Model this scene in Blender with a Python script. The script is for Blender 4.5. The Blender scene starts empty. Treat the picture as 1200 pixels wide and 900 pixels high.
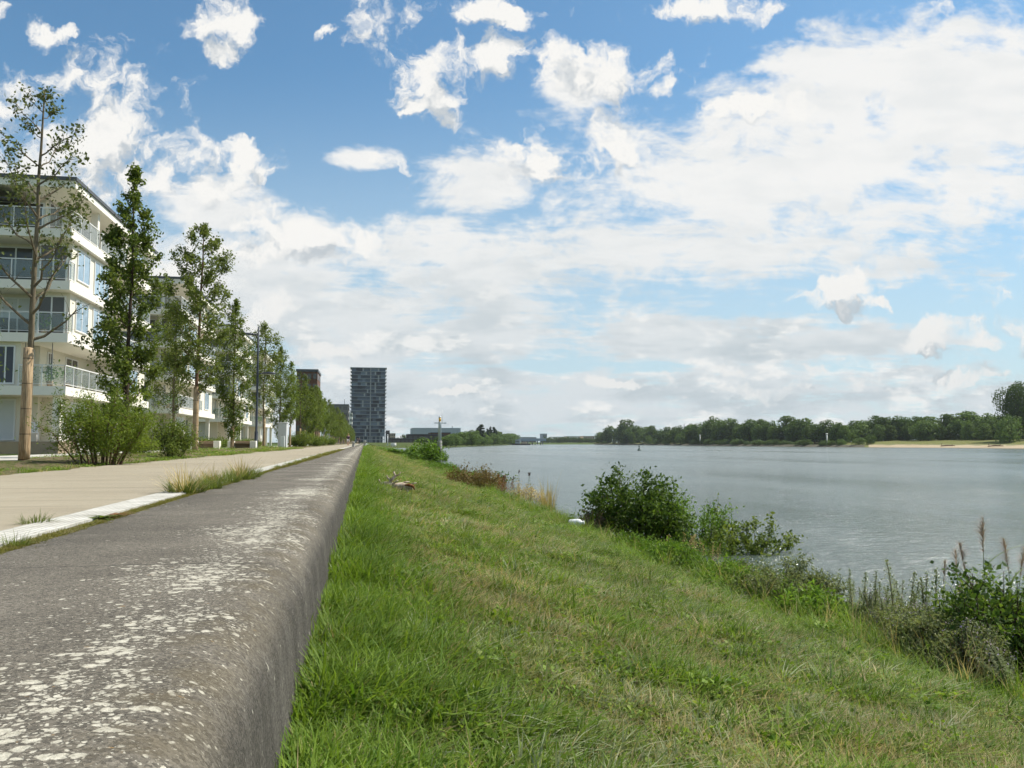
import bpy, bmesh, math, random
import numpy as np
from mathutils import Vector, Matrix, Euler

random.seed(7)
RNG = np.random.default_rng(7)
S = bpy.context.scene
COL = S.collection
R = math.radians

# ------------------------------------------------------------------ camera
F = 960.0 / 1200.0            # focal length over picture width
YAW, PITCH, CAM_Z = R(10.16), R(4.10), 0.5
cam_d = bpy.data.cameras.new("camera")
cam_d.sensor_width = 36.0
cam_d.lens = 36.0 * F
cam_d.clip_start, cam_d.clip_end = 0.05, 12000.0
cam = bpy.data.objects.new("camera", cam_d)
COL.objects.link(cam)
cam.location = (0, 0, CAM_Z)
cam.rotation_euler = (R(90) + PITCH, 0, -YAW)
S.camera = cam

def ray(px, py):
    """direction of the photograph's pixel (1200 x 900) in world space"""
    x, y = (px - 600) / 960.0, (450 - py) / 960.0
    cp, sp = math.cos(PITCH), math.sin(PITCH)
    f, u = cp - y * sp, sp + y * cp
    cy, sy = math.cos(YAW), math.sin(YAW)
    return (x * cy + f * sy, -x * sy + f * cy, u)

def at_depth(px, py, Y):
    """world point on the pixel's ray at world Y"""
    d = ray(px, py)
    k = Y / d[1]
    return Vector((d[0] * k, Y, CAM_Z + d[2] * k))

def at_z(px, py, z):
    d = ray(px, py)
    k = (z - CAM_Z) / d[2]
    return Vector((d[0] * k, d[1] * k, z))

def at_dist(px, py, dist):
    """world point at camera-forward distance"""
    d = ray(px, py)
    x, y = (px - 600) / 960.0, (450 - py) / 960.0
    k = dist
    return Vector((d[0] * k, d[1] * k, CAM_Z + d[2] * k))

# ------------------------------------------------------------------ node helpers
class NT:
    def __init__(self, tree):
        self.t = tree
        self.flat = False
    def n(self, kind, **kw):
        nd = self.t.nodes.new(kind)
        for k, v in kw.items():
            setattr(nd, k, v)
        return nd
    def l(self, a, b):
        self.t.links.new(a, b)
    def put(self, sock, v):
        if hasattr(v, "is_output") or isinstance(v, bpy.types.NodeSocket):
            self.l(v, sock)
        elif v is not None:
            sock.default_value = v
    def math(self, op, a, b=None, c=None, clamp=False):
        nd = self.n("ShaderNodeMath", operation=op, use_clamp=clamp)
        for i, v in enumerate((a, b, c)):
            if v is not None:
                self.put(nd.inputs[i], v)
        return nd.outputs[0]
    def vec(self, op, a, b=None, scale=None):
        nd = self.n("ShaderNodeVectorMath", operation=op)
        self.put(nd.inputs[0], a)
        if b is not None:
            self.put(nd.inputs[1], b)
        if scale is not None:
            self.put(nd.inputs["Scale"], scale)
        return nd.outputs["Value"] if op in ("DOT_PRODUCT", "LENGTH", "DISTANCE") else nd.outputs["Vector"]
    def xyz(self, x=0.0, y=0.0, z=0.0):
        nd = self.n("ShaderNodeCombineXYZ")
        for i, v in enumerate((x, y, z)):
            self.put(nd.inputs[i], v)
        return nd.outputs[0]
    def sep(self, v):
        nd = self.n("ShaderNodeSeparateXYZ")
        self.l(v, nd.inputs[0])
        return nd.outputs
    def noise(self, v, scale, detail=4.0, rough=0.5, dist=0.0, lac=2.0, col=False, dim="3D"):
        nd = self.n("ShaderNodeTexNoise", noise_dimensions="2D" if self.flat else dim)
        self.put(nd.inputs["Vector"], v)
        nd.inputs["Scale"].default_value = scale
        nd.inputs["Detail"].default_value = detail
        nd.inputs["Roughness"].default_value = rough
        nd.inputs["Distortion"].default_value = dist
        nd.inputs["Lacunarity"].default_value = lac
        return nd.outputs["Color" if col else "Fac"]
    def voronoi(self, v, scale, out="Distance", feature="F1", rand=1.0, dim="3D"):
        nd = self.n("ShaderNodeTexVoronoi", feature=feature, voronoi_dimensions="2D" if self.flat else dim)
        self.put(nd.inputs["Vector"], v)
        nd.inputs["Scale"].default_value = scale
        nd.inputs["Randomness"].default_value = rand
        return nd.outputs[out]
    def smooth(self, v, lo, hi, a=0.0, b=1.0):
        nd = self.n("ShaderNodeMapRange", interpolation_type="SMOOTHSTEP")
        self.put(nd.inputs[0], v)
        for i, x in ((1, lo), (2, hi), (3, a), (4, b)):
            self.put(nd.inputs[i], x)
        return nd.outputs[0]
    def lin(self, v, lo, hi, a=0.0, b=1.0):
        nd = self.n("ShaderNodeMapRange")
        self.put(nd.inputs[0], v)
        for i, x in ((1, lo), (2, hi), (3, a), (4, b)):
            self.put(nd.inputs[i], x)
        return nd.outputs[0]
    def mix(self, fac, a, b, blend="MIX"):
        nd = self.n("ShaderNodeMix", data_type="RGBA", blend_type=blend)
        self.put(nd.inputs[0], fac)
        self.put(nd.inputs[6], a if not isinstance(a, tuple) else (*a[:3], 1.0))
        self.put(nd.inputs[7], b if not isinstance(b, tuple) else (*b[:3], 1.0))
        return nd.outputs[2]
# ------------------------------------------------------------------ sky, sun
SUN_EL, SUN_AZ = R(53), R(76)          # azimuth from +Y (along the wall) towards +X (the river)
world = bpy.data.worlds.new("World")
S.world = world
world.use_nodes = True
def build_sky():
    wt = world.node_tree
    wt.nodes.clear()
    N = NT(wt)
    N.flat = True
    out = N.n("ShaderNodeOutputWorld")
    bg = N.n("ShaderNodeBackground")
    bg.inputs["Strength"].default_value = 0.105
    N.l(bg.outputs[0], out.inputs[0])
    sky = N.n("ShaderNodeTexSky", sky_type="NISHITA")
    sky.sun_disc = False
    sky.sun_elevation = SUN_EL
    sky.sun_rotation = SUN_AZ
    sky.altitude = 10.0
    sky.air_density = 1.0
    sky.dust_density = 0.6
    sky.ozone_density = 1.6
    tc = N.n("ShaderNodeTexCoord")
    d = N.vec("NORMALIZE", tc.outputs["Generated"])
    x, y, z = N.sep(d)
    # bearing/height coordinates about the direction looking down the river
    ca, sa = math.cos(YAW), math.sin(YAW)
    fwd = N.math("MAXIMUM", N.vec("DOT_PRODUCT", d, (sa, ca, 0)), 0.2)
    u = N.math("DIVIDE", N.vec("DOT_PRODUCT", d, (ca, -sa, 0)), fwd)
    v = N.math("DIVIDE", z, fwd)
    uv = N.xyz(u, v, 0.0)
    zc = N.math("MAXIMUM", z, 0.0)
    den = N.math("ADD", zc, 0.045)
    plane = N.xyz(N.math("DIVIDE", x, den), N.math("DIVIDE", y, den), 0.0)

    def P(px, py):
        X, Y = (px - 600) / 960.0, (450 - py) / 960.0
        cp, sp = math.cos(PITCH), math.sin(PITCH)
        f = cp - Y * sp
        return X / f, (sp + Y * cp) / f

    def field(vec, items, lift=None):
        """soft union of elliptical lobes, three at a time in the components of a vector; returns 1 - r^2 of the
        nearest lobe, and the same a little higher up when lift is given (for the light on the heads)"""
        vx, vy, _ = N.sep(vec)
        U, V = N.xyz(vx, vx, vx), N.xyz(vy, vy, vy)
        V2 = N.vec("ADD", V, (lift, lift, lift)) if lift else None
        items = list(items)
        while len(items) % 3:
            items.append(items[-1])
        acc = acc2 = None

        def mad(p, q, r):
            nd = N.n("ShaderNodeVectorMath", operation="MULTIPLY_ADD")
            for i, t in enumerate((p, q, r)):
                N.put(nd.inputs[i], t)
            return nd.outputs["Vector"]
        for i in range(0, len(items), 3):
            sx, bx, sy, by = [], [], [], []
            for (px, py, rx, ry, w) in items[i:i + 3]:
                c, e = P(px, py)
                g = math.sqrt(w)
                sx.append(960.0 / (rx * g)); bx.append(-c * 960.0 / (rx * g))
                sy.append(960.0 / (ry * g)); by.append(-e * 960.0 / (ry * g))
            A = mad(U, tuple(sx), tuple(bx))
            AA = N.vec("MULTIPLY", A, A)
            B = mad(V, tuple(sy), tuple(by))
            r2 = mad(B, B, AA)
            acc = r2 if acc is None else N.vec("MINIMUM", acc, r2)
            if V2 is not None:
                B2 = mad(V2, tuple(sy), tuple(by))
                q2 = mad(B2, B2, AA)
                acc2 = q2 if acc2 is None else N.vec("MINIMUM", acc2, q2)

        def fin(m):
            p, q, r = N.sep(m)
            return N.math("SUBTRACT", 1.0, N.math("MINIMUM", N.math("MINIMUM", p, q), r))
        return (fin(acc), fin(acc2)) if lift else fin(acc)

    # --- thin veil and layered deck, drifting in a flat layer (perspective streaks towards the horizon)
    deck_cov = field(uv, [
        (930, 215, 420, 130, 1.0), (1130, 120, 330, 110, 1.05), (650, 300, 520, 75, .85), (560, 215, 150, 70, .55),
        (300, 330, 300, 95, .85), (700, 400, 900, 55, .42), (1150, 225, 260, 75, 1.0), (690, 95, 120, 60, .4),
        (950, 75, 200, 50, .35), (430, 185, 80, 30, .45), (600, 470, 1500, 75, .55), (260, 250, 120, 60, .5), (450, 370, 420, 100, .78)])
    deck_cov = N.math("MAXIMUM", deck_cov, -0.9)
    # away from this part of the sky the same broken deck goes on
    behind = N.smooth(N.vec("DOT_PRODUCT", d, (sa, ca, 0)), 0.62, 0.35)
    deck_cov = N.math("ADD", N.math("MULTIPLY", deck_cov, N.math("SUBTRACT", 1.0, behind)), N.math("MULTIPLY", behind, 0.25))
    pw = N.vec("ADD", plane, N.vec("SCALE", N.noise(plane, 1.3, 3, .5, col=True), scale=0.5))
    n1 = N.noise(pw, 0.9, 9, .58, 0.3)
    n2 = N.noise(N.vec("MULTIPLY", pw, (1.0, 2.2, 1)), 3.2, 7, .6, 0.2)
    nuv = N.noise(N.vec("MULTIPLY", uv, (1.0, 1.6, 1)), 8.5, 11, .66, .25)
    nd = N.math("ADD", N.math("ADD", N.math("MULTIPLY", N.math("SUBTRACT", n1, .5), 1.7), N.math("MULTIPLY", N.math("SUBTRACT", n2, .5), 1.0)),
                N.math("MULTIPLY", N.math("SUBTRACT", nuv, .5), 2.9))
    dd = N.math("ADD", deck_cov, nd)
    deck_a = N.smooth(dd, -0.02, 0.85, 0.0, 0.98)
    uvh = N.vec("ADD", uv, (3.7, 1.9, 0))
    # brightness of the deck: thin parts bright, thick parts slightly grey; greyer close to the horizon
    thick = N.smooth(N.math("ADD", N.noise(N.vec("MULTIPLY", uv, (1.0, 3.6, 1)), 8.0, 9, .60, .08), N.math("MULTIPLY", dd, 0.08)), 0.44, 0.80)
    low = N.smooth(v, 0.30, 0.03)
    deck_dark = N.math("MULTIPLY", thick, N.math("MULTIPLY_ADD", low, 0.95, 0.20))
    deck_c = N.mix(deck_dark, N.mix(N.smooth(v, .34, .02), (.945, .943, .925), (.70, .755, .785)), (.56, .63, .67))
    heads = N.math("MULTIPLY", N.smooth(N.noise(N.vec("MULTIPLY", uvh, (1.0, 2.3, 1)), 13.0, 9, .62), .50, .68), N.smooth(v, .30, .10))
    deck_c = N.mix(N.math("MULTIPLY", heads, .85), deck_c, (.95, .945, .92))
    veil = N.smooth(v, 0.50, 0.02, 0.0, 0.80)

    # --- cumulus: lumpy cells with bright heads and grey feet
    cum = [
        # big one on the left
        (110, 165, 125, 95, 1.0), (45, 165, 120, 85, 1.0), (180, 190, 100, 65, 1.0), (245, 190, 75, 38, 1.0), (20, 130, 50, 28, .8), (125, 115, 60, 42, 1.0), (195, 215, 60, 30, .6),
        # top left
        (58, 40, 34, 20, .7), (85, 36, 24, 12, .6), (5, 22, 25, 18, .6), (95, 88, 26, 9, .6), (255, 30, 50, 34, .8), (250, 65, 40, 22, .5), (378, 40, 20, 11, .7),
        # top middle
        (450, 45, 60, 52, 1.0), (505, 85, 62, 50, 1.0), (425, 20, 30, 25, .8), (520, 112, 30, 16, .7), (595, 62, 36, 36, .8), (600, 15, 75, 18, .9), (560, 5, 60, 18, .7), (478, 132, 16, 8, .5),
        # centre right
        (655, 85, 42, 45, .9), (715, 95, 95, 48, .95), (690, 68, 34, 24, .9), (695, 165, 80, 46, 1.0), (640, 185, 75, 40, .9), (700, 140, 35, 22, .9), (735, 175, 45, 26, .8), (430, 182, 60, 15, .35), (465, 192, 30, 13, .4),
        (825, 10, 78, 22, .95), (1095, 8, 26, 14, .7), (880, 120, 120, 24, .4),
        # middle left row
        (310, 268, 55, 34, 1.0), (345, 285, 110, 34, 1.0), (390, 285, 45, 26, .9), (275, 300, 80, 22, .8), (255, 365, 95, 38, .9), (305, 362, 50, 28, .9), (215, 330, 90, 40, .9),
        # small dark ones on the right
        (985, 350, 30, 20, .9), (962, 361, 30, 11, .9), (1012, 364, 32, 11, .9), (988, 364, 44, 9, .9), (1110, 398, 46, 24, 1.1), (1085, 405, 26, 16, .9), (1145, 404, 30, 14, .8), (1180, 355, 36, 26, 1.1), (1200, 380, 34, 30, 1.0),
        # low along the horizon
        (715, 450, 32, 11, .8), (785, 438, 22, 10, .6), (860, 440, 34, 9, .5), (1010, 445, 60, 20, .5), (1120, 440, 80, 16, .5), (900, 460, 70, 14, .5), (960, 430, 40, 12, .5), (350, 420, 80, 14, .8), (545, 462, 50, 8, .6)]
    warp_n = N.noise(uv, 5.0, 5, .55, col=True)
    uvw = N.vec("ADD", uv, N.vec("SCALE", N.vec("SUBTRACT", warp_n, (.5, .5, .5)), scale=0.048))

    uvw = N.vec("ADD", uvw, N.vec("SCALE", N.vec("SUBTRACT", N.noise(uv, 19.0, 4, .6, col=True), (.5, .5, .5)), scale=0.050))
    b0, b1 = field(uvw, cum, 0.030)

    def cumulus(base, w):
        fb = N.noise(w, 8.5, 10, .61, .10)
        fs = N.noise(w, 23.0, 8, .62, .15)
        puff = N.voronoi(N.vec("ADD", w, N.vec("SCALE", warp_n, scale=.05)), 24.0)
        base = N.math("MULTIPLY", N.math("MAXIMUM", base, -2.2), .72)
        e = N.math("MULTIPLY_ADD", N.math("SUBTRACT", fb, .5), 3.1, base)
        e = N.math("MULTIPLY_ADD", N.math("SUBTRACT", fs, .5), 2.7, e)
        return N.math("MULTIPLY_ADD", N.math("SUBTRACT", .42, puff), .45, e)
    c0 = cumulus(b0, uvw)
    c1 = cumulus(b1, N.vec("ADD", uvw, (-0.012, 0.028, 0)))
    cum_a = N.math("MULTIPLY", N.smooth(c0, -0.06, 0.82), N.smooth(v, 0.01, 0.05, 0.75, 1.0))
    grad = N.math("SUBTRACT", c0, c1)             # > 0 where the cloud thins out upwards, towards the light
    lit = N.math("MULTIPLY_ADD", grad, 0.72, 0.72)
    core = N.smooth(c1, 0.25, 1.5)                # more cloud above: less light
    lit = N.math("SUBTRACT", lit, N.math("MULTIPLY", core, N.math("MULTIPLY_ADD", low, 0.22, 0.36)))
    lit = N.math("MULTIPLY", N.smooth(lit, 0.0, 1.0), N.math("MULTIPLY_ADD", low, -0.30, 1.0))
    cum_c = N.mix(lit, N.mix(low, (.58, .63, .67), (.50, .56, .60)), (.975, .965, .935))
    # --- put together; radiance of clouds is in picture units, the clear sky in the sky model's
    clear = N.mix(1.0, sky.outputs[0], (0.70, 0.96, 1.0), "MULTIPLY")
    k = 1.0 / 0.141
    a = N.mix(veil, clear, (.60 * k, .735 * k, .82 * k))
    sc = N.vec("SCALE", deck_c, scale=k)
    b = N.mix(deck_a, a, sc)
    c = N.mix(cum_a, b, N.vec("SCALE", cum_c, scale=k))
    # underside of the world: dull ground light
    g = N.mix(N.smooth(z, -0.002, -0.02), c, (.22 * k, .24 * k, .22 * k))
    N.l(g, bg.inputs["Color"])
build_sky()
world.cycles.sampling_method = "NONE"
sun_d = bpy.data.lights.new("sun", "SUN")
sun_d.energy = 5.0
sun_d.angle = R(0.53)
sun_d.color = (1.0, 0.95, 0.86)
sun = bpy.data.objects.new("sun", sun_d)
COL.objects.link(sun)
sun.rotation_euler = Vector((-math.sin(SUN_AZ) * math.cos(SUN_EL), -math.cos(SUN_AZ) * math.cos(SUN_EL), -math.sin(SUN_EL))).to_track_quat("-Z", "Y").to_euler()
sun.location = (20, 10, 60)
S.view_settings.view_transform = "Standard"
S.view_settings.look = "None"
S.view_settings.exposure = 0.38
S.view_settings.gamma = 1.0
S.view_settings.use_curve_mapping = False
S.cycles.use_adaptive_sampling = True
S.cycles.adaptive_threshold = 0.02
S.cycles.adaptive_min_samples = 8
S.cycles.max_bounces = 6
S.cycles.diffuse_bounces = 3
S.cycles.glossy_bounces = 3
S.cycles.transmission_bounces = 4
S.cycles.transparent_max_bounces = 6
S.cycles.caustics_reflective = False
S.cycles.caustics_refractive = False
# ------------------------------------------------------------------ objects
def tag(o, label=None, cat=None, group=None, kind=None):
    if label: o["label"] = label
    if cat: o["category"] = cat
    if group: o["group"] = group
    if kind: o["kind"] = kind
    return o

def empty(name, loc=(0, 0, 0), rz=0.0, label=None, cat=None, group=None):
    o = bpy.data.objects.new(name, None)
    o.empty_display_size = 0.2
    COL.objects.link(o)
    o.location = loc
    o.rotation_euler = (0, 0, rz)
    return tag(o, label, cat, group)

def link(name, me, mats=None, parent=None):
    o = bpy.data.objects.new(name, me)
    COL.objects.link(o)
    if mats is not None:
        for m in (mats if isinstance(mats, (list, tuple)) else [mats]):
            me.materials.append(m)
    if parent is not None:
        o.parent = parent
    return o


def copy_tree(o, parent=None):
    c = o.copy()
    COL.objects.link(c)
    if parent is not None:
        c.parent = parent
    for ch in [x for x in o.children]:
        copy_tree(ch, c)
    return c

class MB:
    """collects boxes, tubes and sheets into one mesh"""
    def __init__(self):
        self.v, self.f, self.m, self.s = [], [], [], []
    def add(self, verts, faces, mi=0, smooth=False):
        k = len(self.v)
        self.v += [tuple(p) for p in verts]
        for f in faces:
            self.f.append(tuple(i + k for i in f))
            self.m.append(mi)
            self.s.append(smooth)
        return self
    def box(self, x0, x1, y0, y1, z0, z1, mi=0):
        vs = [(x, y, z) for z in (z0, z1) for y in (y0, y1) for x in (x0, x1)]
        return self.add(vs, [(0, 2, 3, 1), (4, 5, 7, 6), (0, 1, 5, 4), (2, 6, 7, 3), (0, 4, 6, 2), (1, 3, 7, 5)], mi)
    def tube(self, pts, radii, n=6, mi=0, cap=True):
        pts = [Vector(p) for p in pts]
        if not isinstance(radii, (list, tuple)):
            radii = [radii] * len(pts)
        vs, fs = [], []
        ref = None
        for i, p in enumerate(pts):
            t = (pts[min(i + 1, len(pts) - 1)] - pts[max(i - 1, 0)])
            t = t.normalized() if t.length > 1e-9 else Vector((0, 0, 1))
            if ref is None:
                ref = t.orthogonal().normalized()
            ref = (ref - t * ref.dot(t))
            ref = ref.normalized() if ref.length > 1e-6 else t.orthogonal().normalized()
            b = t.cross(ref)
            for k in range(n):
                a = 2 * math.pi * k / n
                vs.append(p + (ref * math.cos(a) + b * math.sin(a)) * radii[i])
        for i in range(len(pts) - 1):
            for k in range(n):
                k2 = (k + 1) % n
                fs.append((i * n + k, i * n + k2, (i + 1) * n + k2, (i + 1) * n + k))
        if cap:
            fs.append(tuple(range(n - 1, -1, -1)))
            fs.append(tuple((len(pts) - 1) * n + k for k in range(n)))
        return self.add(vs, fs, mi, True)
    def lathe(self, prof, n=16, origin=(0, 0, 0), mi=0):
        vs, fs = [], []
        for r, z in prof:
            for k in range(n):
                a = 2 * math.pi * k / n
                vs.append((origin[0] + r * math.cos(a), origin[1] + r * math.sin(a), origin[2] + z))
        for i in range(len(prof) - 1):
            for k in range(n):
                k2 = (k + 1) % n
                fs.append((i * n + k, i * n + k2, (i + 1) * n + k2, (i + 1) * n + k))
        fs.append(tuple(range(n - 1, -1, -1)))
        fs.append(tuple((len(prof) - 1) * n + k for k in range(n)))
        return self.add(vs, fs, mi, True)
    def mesh(self, name):
        me = bpy.data.meshes.new(name)
        me.from_pydata(self.v, [], self.f)
        me.polygons.foreach_set("material_index", self.m)
        me.polygons.foreach_set("use_smooth", self.s)
        me.update()
        return me
    def build(self, name, mats, parent=None):
        return link(name, self.mesh(name), mats, parent)

def bevel(o, w=0.01, seg=2):
    md = o.modifiers.new("bevel", "BEVEL")
    md.width, md.segments, md.limit_method = w, seg, "ANGLE"
    md.angle_limit = R(40)
    return o

def polys(name, V, tint=None, mats=None, parent=None, smooth=False):
    """V (N, k, 3): N separate k-gons as one mesh, with a float 'tint' per corner point"""
    V = np.asarray(V, dtype=np.float32)
    n, k, _ = V.shape
    me = bpy.data.meshes.new(name)
    me.vertices.add(n * k)
    me.vertices.foreach_set("co", V.reshape(-1))
    me.loops.add(n * k)
    me.loops.foreach_set("vertex_index", np.arange(n * k, dtype=np.int32))
    me.polygons.add(n)
    me.polygons.foreach_set("loop_start", np.arange(0, n * k, k, dtype=np.int32))
    me.polygons.foreach_set("loop_total", np.full(n, k, dtype=np.int32))
    if smooth:
        me.polygons.foreach_set("use_smooth", np.ones(n, dtype=bool))
    if tint is not None:
        at = me.attributes.new("tint", "FLOAT", "POINT")
        t = np.asarray(tint, dtype=np.float32)
        at.data.foreach_set("value", np.repeat(t, k) if t.size == n else t)
    me.update(calc_edges=True)
    me.validate()
    if mats is None:
        return me
    return link(name, me, mats, parent)

def unit(a):
    return a / np.maximum(np.linalg.norm(a, axis=-1, keepdims=True), 1e-9)

def leaf_quads(C, size, rng, up=0.5, width=0.6, out=None, droop=0.0, fold=0.12):
    C = np.asarray(C, dtype=float)
    n = len(C)
    nr = rng.normal(size=(n, 3))
    nr[:, 2] += up
    if out is not None:
        nr = nr * 0.65 + unit(out) * 1.1
    nr = unit(nr)
    t = rng.normal(size=(n, 3))
    t[:, 2] -= droop
    t = unit(t - nr * np.sum(t * nr, 1, keepdims=True))
    b = np.cross(nr, t)
    L = (size * rng.uniform(0.65, 1.35, n))[:, None]
    W = L * width * rng.uniform(0.8, 1.2, n)[:, None]
    f = nr * L * fold
    return np.stack([C - t * L * .5, C + b * W * .5 + f, C + t * L * .5, C - b * W * .5 + f], 1)

# ------------------------------------------------------------------ materials
def newmat(name):
    m = bpy.data.materials.new(name)
    m.use_nodes = True
    m.node_tree.nodes.clear()
    N = NT(m.node_tree)
    out = N.n("ShaderNodeOutputMaterial")
    return m, N, out

def principled(N, out, color, rough=0.7, metal=0.0, spec=0.5, normal=None):
    p = N.n("ShaderNodeBsdfPrincipled")
    N.put(p.inputs["Base Color"], color if not isinstance(color, tuple) else (*color[:3], 1.0))
    N.put(p.inputs["Roughness"], rough)
    p.inputs["Metallic"].default_value = metal
    p.inputs["Specular IOR Level"].default_value = spec
    if normal is not None:
        N.l(normal, p.inputs["Normal"])
    if out is not None:
        N.l(p.outputs[0], out.inputs[0])
    return p

def bump(N, h, strength=0.4, dist=0.01):
    b = N.n("ShaderNodeBump")
    b.inputs["Strength"].default_value = strength
    b.inputs["Distance"].default_value = dist
    N.l(h, b.inputs["Height"])
    return b.outputs[0]

def obj_co(N):
    return N.n("ShaderNodeTexCoord").outputs["Object"]

def world_co(N):
    return N.n("ShaderNodeNewGeometry").outputs["Position"]

def plain(name, color, rough=0.6, metal=0.0, var=0.18, scale=6.0, bumps=0.15, spec=0.5, dirt=None):
    """a surface with blotchy variation, fine grain and a little relief"""
    m, N, out = newmat(name)
    co = obj_co(N)
    a = N.noise(co, scale, 6, .6)
    g = N.noise(co, scale * 14, 4, .6)
    k = N.math("ADD", N.math("MULTIPLY", N.math("SUBTRACT", a, .5), 2 * var), N.math("MULTIPLY", N.math("SUBTRACT", g, .5), var))
    c = N.mix(1.0, color, N.vec("ADD", N.xyz(k, k, k), (1, 1, 1)), "MULTIPLY")
    if dirt:
        c = N.mix(N.smooth(N.noise(co, scale * .6, 8, .7), .5, .72, 0, .75), c, dirt)
    principled(N, out, c, N.lin(a, .3, .7, rough - .08, min(1, rough + .08)), metal, spec, bump(N, g, bumps, 0.01))
    return m

def leafmat(name, a, b, dark=None, trans=0.38, rough=0.6, patch=0.0, spec=0.16):
    """leaf blades: two colours by the leaf's own tint, some light let through"""
    m, N, out = newmat(name)
    at = N.n("ShaderNodeAttribute", attribute_name="tint")
    t = at.outputs["Fac"]
    c = N.mix(t, a, b)
    oi = N.n("ShaderNodeObjectInfo")
    v = N.lin(oi.outputs["Random"], 0, 1, .84, 1.16)
    c = N.mix(1.0, c, N.xyz(v, v, v), "MULTIPLY")
    if patch:
        pn = N.noise(world_co(N), patch, 3, .5)
        q = N.lin(pn, .35, .65, .75, 1.25)
        c = N.mix(1.0, c, N.xyz(q, q, q), "MULTIPLY")
    p = principled(N, None, c, rough, 0, spec)
    tr = N.n("ShaderNodeBsdfTranslucent")
    N.l(N.mix(1.0, c, (1.25, 1.25, .7), "MULTIPLY"), tr.inputs[0])
    mx = N.n("ShaderNodeMixShader")
    mx.inputs[0].default_value = trans
    N.l(p.outputs[0], mx.inputs[1])
    N.l(tr.outputs[0], mx.inputs[2])
    N.l(mx.outputs[0], out.inputs[0])
    return m
# ------------------------------------------------------------------ terrain
WATER_Z = -2.9
def slope_z(x):
    """cross-section of the river bank (x towards the river)"""
    x = np.asarray(x, dtype=float)
    return np.interp(x, [-0.6, -0.2, 1.0, 6.3, 9.2, 12.0, 16.0], [-0.40, -0.40, -0.74, -2.17, -2.93, -3.7, -4.6])

def wob(x, y):
    return (0.030 * np.sin(1.3 * x + 0.7 * y + 0.4) * np.sin(0.9 * y - 0.5 * x) + 0.018 * np.sin(3.1 * x + 1.7) * np.sin(2.3 * y + .6 * x)
            + 0.05 * np.sin(.21 * y) * np.clip((x - .3) / 3, 0, 1))

def bank_z(x, y):
    x, y = np.asarray(x, float), np.asarray(y, float)
    return slope_z(x) + wob(x, y) * np.clip((x + .2) * 2, 0, 1)

def on_bank(px, py):
    d = ray(px, py)
    lo, hi = 0.5, 400.0
    f = lambda k: CAM_Z + d[2] * k - float(bank_z(d[0] * k, d[1] * k))
    for k in np.geomspace(0.5, 400, 400):
        if f(k) < 0:
            hi = k
            break
        lo = k
    for _ in range(40):
        mid = (lo + hi) / 2
        if f(mid) > 0: lo = mid
        else: hi = mid
    return Vector((d[0] * lo, d[1] * lo, CAM_Z + d[2] * lo))

def sheet(name, xs, ys, zf, mat):
    xs, ys = np.asarray(xs, float), np.asarray(ys, float)
    X, Y = np.meshgrid(xs, ys)
    Z = zf(X, Y)
    vs = np.stack([X, Y, Z], -1).reshape(-1, 3)
    nx, ny = len(xs), len(ys)
    fs = [(j * nx + i, j * nx + i + 1, (j + 1) * nx + i + 1, (j + 1) * nx + i) for j in range(ny - 1) for i in range(nx - 1)]
    me = bpy.data.meshes.new(name)
    me.from_pydata(vs.tolist(), [], fs)
    me.polygons.foreach_set("use_smooth", np.ones(len(fs), bool))
    me.update()
    return tag(link(name, me, mat), kind="structure")

def grass_soil(name, lush=(.055, .10, .018), dry=(.17, .13, .055), soil=(.10, .075, .045), soil_at=.62):
    m, N, out = newmat(name)
    co = world_co(N)
    a = N.noise(co, .55, 6, .6)
    b = N.noise(co, 7.0, 6, .65)
    g = N.noise(co, 55.0, 4, .6)
    c = N.mix(N.smooth(N.math("ADD", a, N.math("MULTIPLY", N.math("SUBTRACT", b, .5), .8)), .44, .66), lush, dry)
    c = N.mix(N.smooth(b, soil_at, soil_at + .1, 0, .8), c, soil)
    k = N.lin(g, .25, .75, .5, 1.5)
    c = N.mix(1.0, c, N.xyz(k, k, k), "MULTIPLY")
    principled(N, out, c, .95, 0, .1, bump(N, g, .9, .03))
    return m

M = {}
M["bank"] = grass_soil("bank_turf", (.045, .070, .014), (.135, .115, .05), (.12, .09, .055), .58)
M["verge"] = grass_soil("verge_soil", (.075, .095, .022), (.19, .145, .09), (.175, .125, .082), .46)
M["land"] = grass_soil("land_turf", (.05, .10, .02), (.12, .11, .04))

sheet("river_bank", np.concatenate([np.linspace(-.6, 9.4, 46), [10.5, 12, 16]]),
      np.concatenate([np.linspace(-14, 40, 160), np.linspace(41, 140, 80), np.linspace(145, 640, 60)]), bank_z, M["bank"])
sheet("ground", [-4000, -400, -60, -9.6, -5.0, -1.0, -.5], [-600, -50, 0, 100, 300, 900, 2500, 6000], lambda X, Y: X * 0 - 0.03, M["land"])

# --- footpath: rolled sandy surface with faint sweeping marks
def path_mat():
    m, N, out = newmat("sandy_path")
    co = world_co(N)
    a = N.noise(co, .35, 5, .6)
    st = N.noise(N.vec("MULTIPLY", co, (.25, 3.2, 1)), 1.0, 5, .6)
    g = N.noise(co, 160, 3, .6)
    sp = N.smooth(N.voronoi(co, 85.0), .10, .02)
    c = N.mix(N.lin(a, .3, .7), (.27, .232, .165), (.335, .292, .212))
    c = N.mix(N.smooth(st, .50, .68, 0, .55), c, (.21, .178, .125))
    c = N.mix(N.smooth(N.noise(co, 2.1, 9, .75), .55, .72, 0, .6), c, (.40, .355, .27))
    k = N.lin(g, .3, .7, .84, 1.16)
    c = N.mix(1.0, c, N.xyz(k, k, k), "MULTIPLY")
    c = N.mix(N.math("MULTIPLY", sp, .5), c, (.12, .10, .07))
    principled(N, out, c, .9, 0, .25, bump(N, N.math("ADD", g, N.math("MULTIPLY", st, .6)), .35, .01))
    return m
M["path"] = path_mat()
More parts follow.
